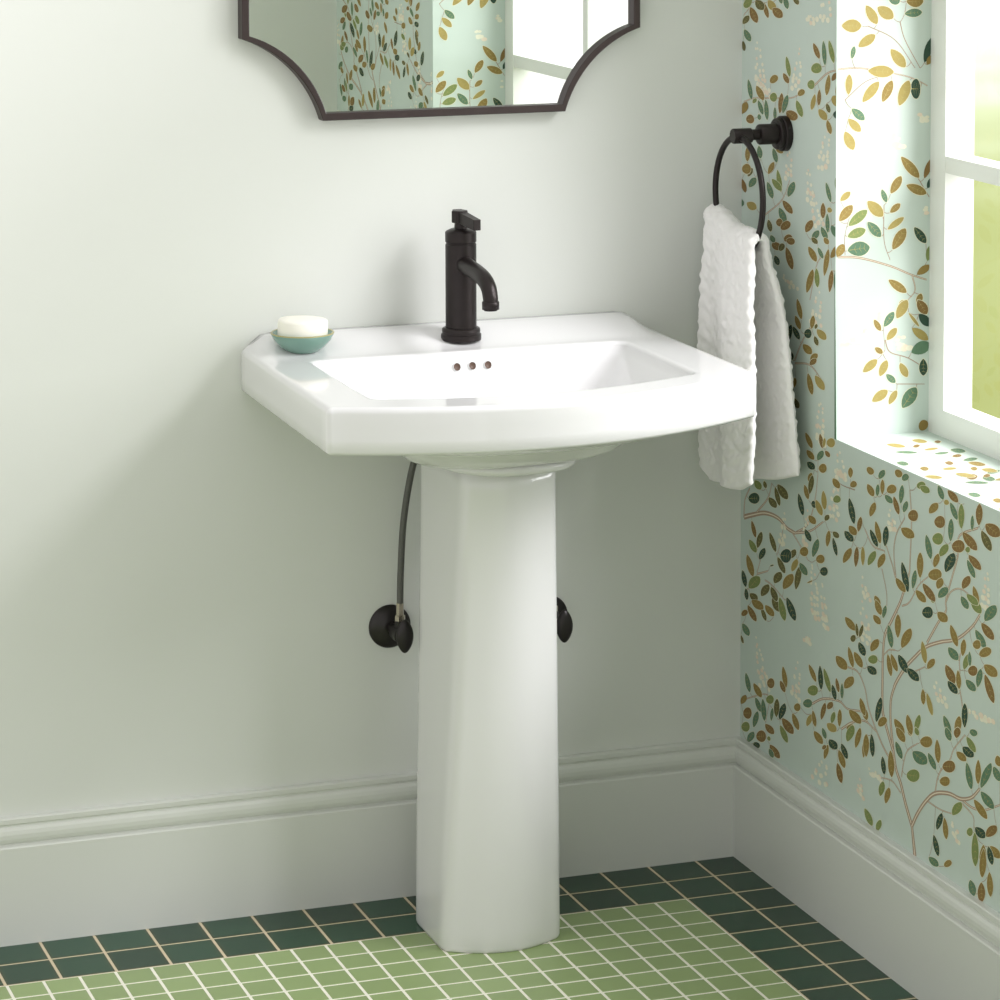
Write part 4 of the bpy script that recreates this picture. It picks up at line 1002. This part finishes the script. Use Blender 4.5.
add_lathe(bm, [(0, 0.0), (0.0095, 0.0), (0.0100, -0.001), (0.0100, 0.001), (0.0129, 0.001), (0.0129, 0.0120), (0.0120, 0.0130), (0, 0.0140)], (FX, -0.2107, 0.9485), (0, 0.02, 1), 40)
from_bm('aerator', bm, FAU, [M_bronze])
# flat bar lever: hub block and blade
bm = bmesh.new()
hz0 = 1.0590
add_lathe(bm, [(0, 0), (0.0125, 0), (0.0130, 0.001), (0.0130, 0.0175), (0.0118, 0.0188), (0, 0.0188)], (FX - 0.001, FY + 0.002, hz0 + 0.003), n=8)
pr = [(FX - 0.0095, FY + 0.012), (FX + 0.0055, FY + 0.012), (FX + 0.0145, FY - 0.052), (FX + 0.0025, FY - 0.054)]
zl = [(hz0 + 0.005, hz0 + 0.0225), (hz0 + 0.005, hz0 + 0.0225), (hz0 - 0.003, hz0 + 0.0135), (hz0 - 0.003, hz0 + 0.0135)]
lo = [bm.verts.new((p[0], p[1], z[0])) for p, z in zip(pr, zl)]
hi = [bm.verts.new((p[0], p[1], z[1])) for p, z in zip(pr, zl)]
bm.faces.new(lo[::-1])
bm.faces.new(hi)
for k in range(4):
    bm.faces.new((lo[k], lo[(k + 1) % 4], hi[(k + 1) % 4], hi[k]))
o = from_bm('handle', bm, FAU, [M_bronze], smooth=False)
bevel(o, 0.0014, 3)

# ---------------------------------------------------------------- soap dish and soap
DX, DY = -0.7525, -0.075
DZ = ZT + ledge(DX, DY - 0.02) + 0.0005
DISH = thing('soap_dish', 'small teal glazed bowl with tan rim on the left of the sink', 'soap dish', (DX, DY, DZ))
bm = bmesh.new()
add_lathe(bm, [(0, 0.0), (0.022, 0.0), (0.0245, 0.001), (0.0345, 0.0085), (0.0435, 0.0185), (0.0478, 0.0280), (0.0480, 0.0292), (0.0468, 0.0300),
               (0.0450, 0.0292), (0.0405, 0.0200), (0.031, 0.009), (0.020, 0.0058), (0, 0.005)], (DX, DY, DZ), n=64)
o = from_bm('bowl', bm, DISH, [M_dish, M_dish_rim])
for p in o.data.polygons:
    if p.center.z > DZ + 0.0265:
        p.material_index = 1
bm = bmesh.new()
sz = DZ + 0.0135
add_lathe(bm, [(0, 0), (0.0335, 0.0), (0.0362, 0.0015), (0.0375, 0.004), (0.0378, 0.008), (0.0378, 0.0315), (0.0372, 0.0340), (0.0352, 0.0358), (0.020, 0.0364), (0, 0.0366)], (DX, DY, sz), (0.03, 0.0, 1), 64)
o = from_bm('soap_bar', bm, None, [M_soap])
o['label'] = 'round cream soap bar lying in the teal soap dish'
o['category'] = 'soap'

# ---------------------------------------------------------------- supply valves
def valve(x, z, label, nx=0.0):
    V = thing('shutoff_valve', label, 'valve', (x, 0, z), 'shutoff valves under the sink')
    bm = bmesh.new()
    add_lathe(bm, [(0.034, 0.0003), (0.034, 0.002), (0.0325, 0.0045), (0.024, 0.0085), (0.013, 0.0125), (0.010, 0.0130), (0, 0.0130)], (x, 0, z), (0, -1, 0), 56)
    from_bm('escutcheon', bm, V, [M_black])
    bx = x + 0.0
    bm = bmesh.new()
    add_lathe(bm, [(0, 0.010), (0.0085, 0.010), (0.0085, 0.034), (0.0120, 0.035), (0.0125, 0.046), (0.0120, 0.062), (0.0085, 0.063), (0.0085, 0.072), (0, 0.072)], (bx, 0, z), (0, -1, 0), 32)
    add_lathe(bm, [(0, 0.0), (0.0085, 0.0), (0.0085, 0.020), (0, 0.020)], (bx - 0.001 + nx, -0.048, z), (0, 0, 1), 24)
    sharp(from_bm('valve_body', bm, V, [M_black]))
    bm = bmesh.new()
    bmesh.ops.create_icosphere(bm, subdivisions=4, radius=1)
    for v in bm.verts:
        p = v.co.copy()
        taper = 1 - 0.22 * abs(p.z) ** 2
        v.co = Vector((bx + 0.0003 + 0.0138 * p.x * taper, -0.077 + 0.0075 * p.y, z + 0.0030 + 0.0262 * p.z))
    from_bm('handle', bm, V, [M_black])
    bm = bmesh.new()
    add_lathe(bm, [(0, 0), (0.0082, 0), (0.0082, 0.010), (0.006, 0.011), (0.006, 0.030), (0, 0.030)], (bx - 0.001 + nx, -0.048, z + 0.018), (0, 0, 1), 6)
    sharp(from_bm('compression_nut', bm, V, [M_chrome]), 20)
    V.children[-1]['label'] = 'nickel nut on top of the valve'
    return bx - 0.001 + nx, -0.048, z + 0.045
va = valve(-0.5940, 0.4260, 'black shutoff valve on the wall left of the sink column', 0.003)
vb = valve(-0.3330, 0.4180, 'black shutoff valve half hidden right of the sink column', -0.007)
M_hose = material('grey_braided_hose', srgb(98, 98, 94), rough=0.45, metal=0.35, var=0.25, scale=500, bump=0.5, bump_scale=900)
def hose(p, pts, label):
    bm = bmesh.new()
    path = smooth_path([p] + pts, 10)
    add_tube(bm, path, 0.0052, 16)
    o = from_bm('supply_hose', bm, None, [M_hose])
    o['label'] = label
    o['category'] = 'hose'
hose(va, [(-0.5915, -0.050, 0.52), (-0.5885, -0.056, 0.60), (-0.580, -0.064, 0.67), (-0.567, -0.072, 0.73), (-0.562, -0.076, 0.762)], 'grey braided supply hose rising from the left shutoff valve')

# ---------------------------------------------------------------- towel ring
TY, TZ, RX = -0.1690, 1.1890, -0.0795
RING = thing('towel_ring', 'dark bronze towel ring mounted on the leafy wallpaper', 'towel ring', (0, TY, TZ))
bm = bmesh.new()
add_lathe(bm, [(0.0275, 0.0004), (0.0275, 0.0090), (0.0262, 0.0105), (0.0245, 0.0105), (0.0245, 0.0165), (0.0232, 0.0180), (0.0165, 0.0190), (0, 0.0190)], (0, TY, TZ), (-1, 0, 0), 56)
sharp(from_bm('wall_flange', bm, RING, [M_bronze]))
bm = bmesh.new()
add_lathe(bm, [(0, 0.015), (0.0160, 0.015), (0.0160, 0.0450), (0.0150, 0.0465), (0.0085, 0.0475), (0.0085, 0.0600), (0, 0.0600)], (0, TY, TZ), (-1, 0, 0), 40)
add_lathe(bm, [(0, 0.0590), (0.0105, 0.0590), (0.0118, 0.0605), (0.0118, 0.0890), (0.0108, 0.0905), (0, 0.0905)], (0, TY, TZ - 0.001), (-1, 0, 0), 40)
sharp(from_bm('post', bm, RING, [M_bronze]))
RR, RT = 0.0905, 0.0048
bm = bmesh.new()
rc = (RX, TY, TZ - 0.003 - RR)
add_tube(bm, [(rc[0], rc[1] + RR * math.sin(2 * math.pi * k / 96), rc[2] + RR * math.cos(2 * math.pi * k / 96)) for k in range(96)], RT, 20, closed=True)
from_bm('ring', bm, RING, [M_bronze])

# ---------------------------------------------------------------- towel
def lerp_tab(tab, z):
    if z >= tab[0][0]:
        return tab[0][1]
    for (z0, a), (z1, b) in zip(tab, tab[1:]):
        if z >= z1:
            t = (z0 - z) / (z0 - z1)
            t = t * t * (3 - 2 * t)
            return a + (b - a) * t
    return tab[-1][1]
F_L = [(1.07, -0.072), (1.00, -0.070), (0.96, -0.064), (0.88, -0.067), (0.79, -0.071), (0.68, -0.080), (0.64, -0.090)]
F_R = [(1.07, -0.245), (1.04, -0.254), (0.95, -0.268), (0.88, -0.284), (0.75, -0.284), (0.68, -0.276), (0.64, -0.268)]
B_L = [(1.07, -0.072), (0.95, -0.066), (0.66, -0.070), (0.60, -0.07)]
B_R = [(1.07, -0.236), (1.04, -0.240), (1.00, -0.236), (0.95, -0.240), (0.82, -0.262), (0.74, -0.270), (0.68, -0.279)]
def towel_point(s, v, off):
    """s: -1 front hem .. 0 fold .. 1 rear hem; v: 0 (towards the sink's wall) .. 1; off: half thickness side."""
    ztop = 1.066 - 0.027 * v - 0.004 * math.sin(math.pi * v) + 0.003 * math.sin(9 * v)
    if s < 0:
        zb = 0.638 + 0.018 * v + 0.020 * (1 - sstep(0, 0.2, v)) + 0.010 * sstep(0.85, 1.0, v)
        sg, u = -1, -s
        xm = lambda z: -0.0925 - 0.010 * sstep(1.05, 0.85, z) - 0.003 * sstep(0.85, 0.65, z)
        Lt, Rt = F_L, F_R
    else:
        zb = 0.625 + 0.050 * v + 0.002 * math.sin(7 * v)
        sg, u = 1, s
        xm = lambda z: -0.0665 + 0.032 * sstep(1.06, 0.90, z) + 0.008 * sstep(0.9, 0.68, z)
        Lt, Rt = B_L, B_R
    arc = 0.06
    if u < arc:
        th = (u / arc) * math.pi / 2
        z = ztop - 0.012 * (1 - math.cos(th))
        xc = -0.0795
        xe = xm(ztop - 0.012)
        x = xc + (xe - xc) * math.sin(th)
        nx, nz = sg * math.sin(th), math.cos(th)
    else:
        t = (u - arc) / (1 - arc)
        z = ztop - 0.012 + (zb - ztop + 0.012) * t
        x = xm(z)
        nx, nz = sg, 0.0
    yl, yr_ = lerp_tab(Lt, z), lerp_tab(Rt, z)
    y = yl + (yr_ - yl) * v
    # soft folds
    d = sstep(1.06, 0.9, z)
    if sg < 0:
        x += 0.007 * d * math.sin(5.5 * v + 0.6) + 0.004 * math.sin(11 * v + z * 6) * d
    else:
        x += 0.006 * d * math.sin(4.2 * v + 2.0)
        x = min(x, -0.0150)
    return Vector((x + nx * off, y, z + nz * off))
NU, NV = 300, 96
HT = 0.0065
def rim_profile(v):
    e = min(v, 1 - v)
    return HT * math.sqrt(max(0.0, 1 - max(0.0, 1 - e / 0.045) ** 2))
def quilting(s, v):
    z, y = s * 0.43, v * 0.22
    q = noise.noise(Vector((y * 95, z * 95, 3.1))) * 0.0022
    q += noise.noise(Vector((y * 240, z * 240, 1.7))) * 0.0016
    zz = (z + 0.010 * abs(((y * 30) % 1.0) - 0.5) * 2) * 42
    q += 0.0009 * math.sin(2 * math.pi * zz)
    hem = abs(s) > 0.935
    return q * (0.35 if hem and abs(s) < 0.965 else 1.0)
bm = bmesh.new()
outer, inner = [], []
for i in range(NU + 1):
    s = -1 + 2 * i / NU
    ro, ri = [], []
    for j in range(NV + 1):
        v = j / NV
        e = rim_profile(v)
        es = 1 - abs(s)
        e *= math.sqrt(max(0.02, 1 - max(0.0, 1 - es / 0.014) ** 2))
        q = quilting(s, v) if e > 0.001 else 0
        po = towel_point(s, v, e + q)
        po.y += noise.noise(Vector((0, s * 40, 5 + v))) * 0.0016
        ro.append(bm.verts.new(po))
        pi = towel_point(s, v, -e - q * 0.8)
        pi.y = po.y
        ri.append(bm.verts.new(pi))
    outer.append(ro)
    inner.append(ri)
for A, fl in ((outer, False), (inner, True)):
    for i in range(NU):
        for j in range(NV):
            q = (A[i][j], A[i][j + 1], A[i + 1][j + 1], A[i + 1][j])
            bm.faces.new(q[::-1] if fl else q)
for i in range(NU):
    bm.faces.new((outer[i][0], outer[i + 1][0], inner[i + 1][0], inner[i][0]))
    bm.faces.new((outer[i][NV], inner[i][NV], inner[i + 1][NV], outer[i + 1][NV]))
for j in range(NV):
    bm.faces.new((outer[0][j], inner[0][j], inner[0][j + 1], outer[0][j + 1]))
    bm.faces.new((outer[NU][j], outer[NU][j + 1], inner[NU][j + 1], inner[NU][j]))
o = from_bm('hand_towel', bm, None, [M_towel])
o['label'] = 'white textured hand towel draped through the dark bronze ring'
o['category'] = 'towel'
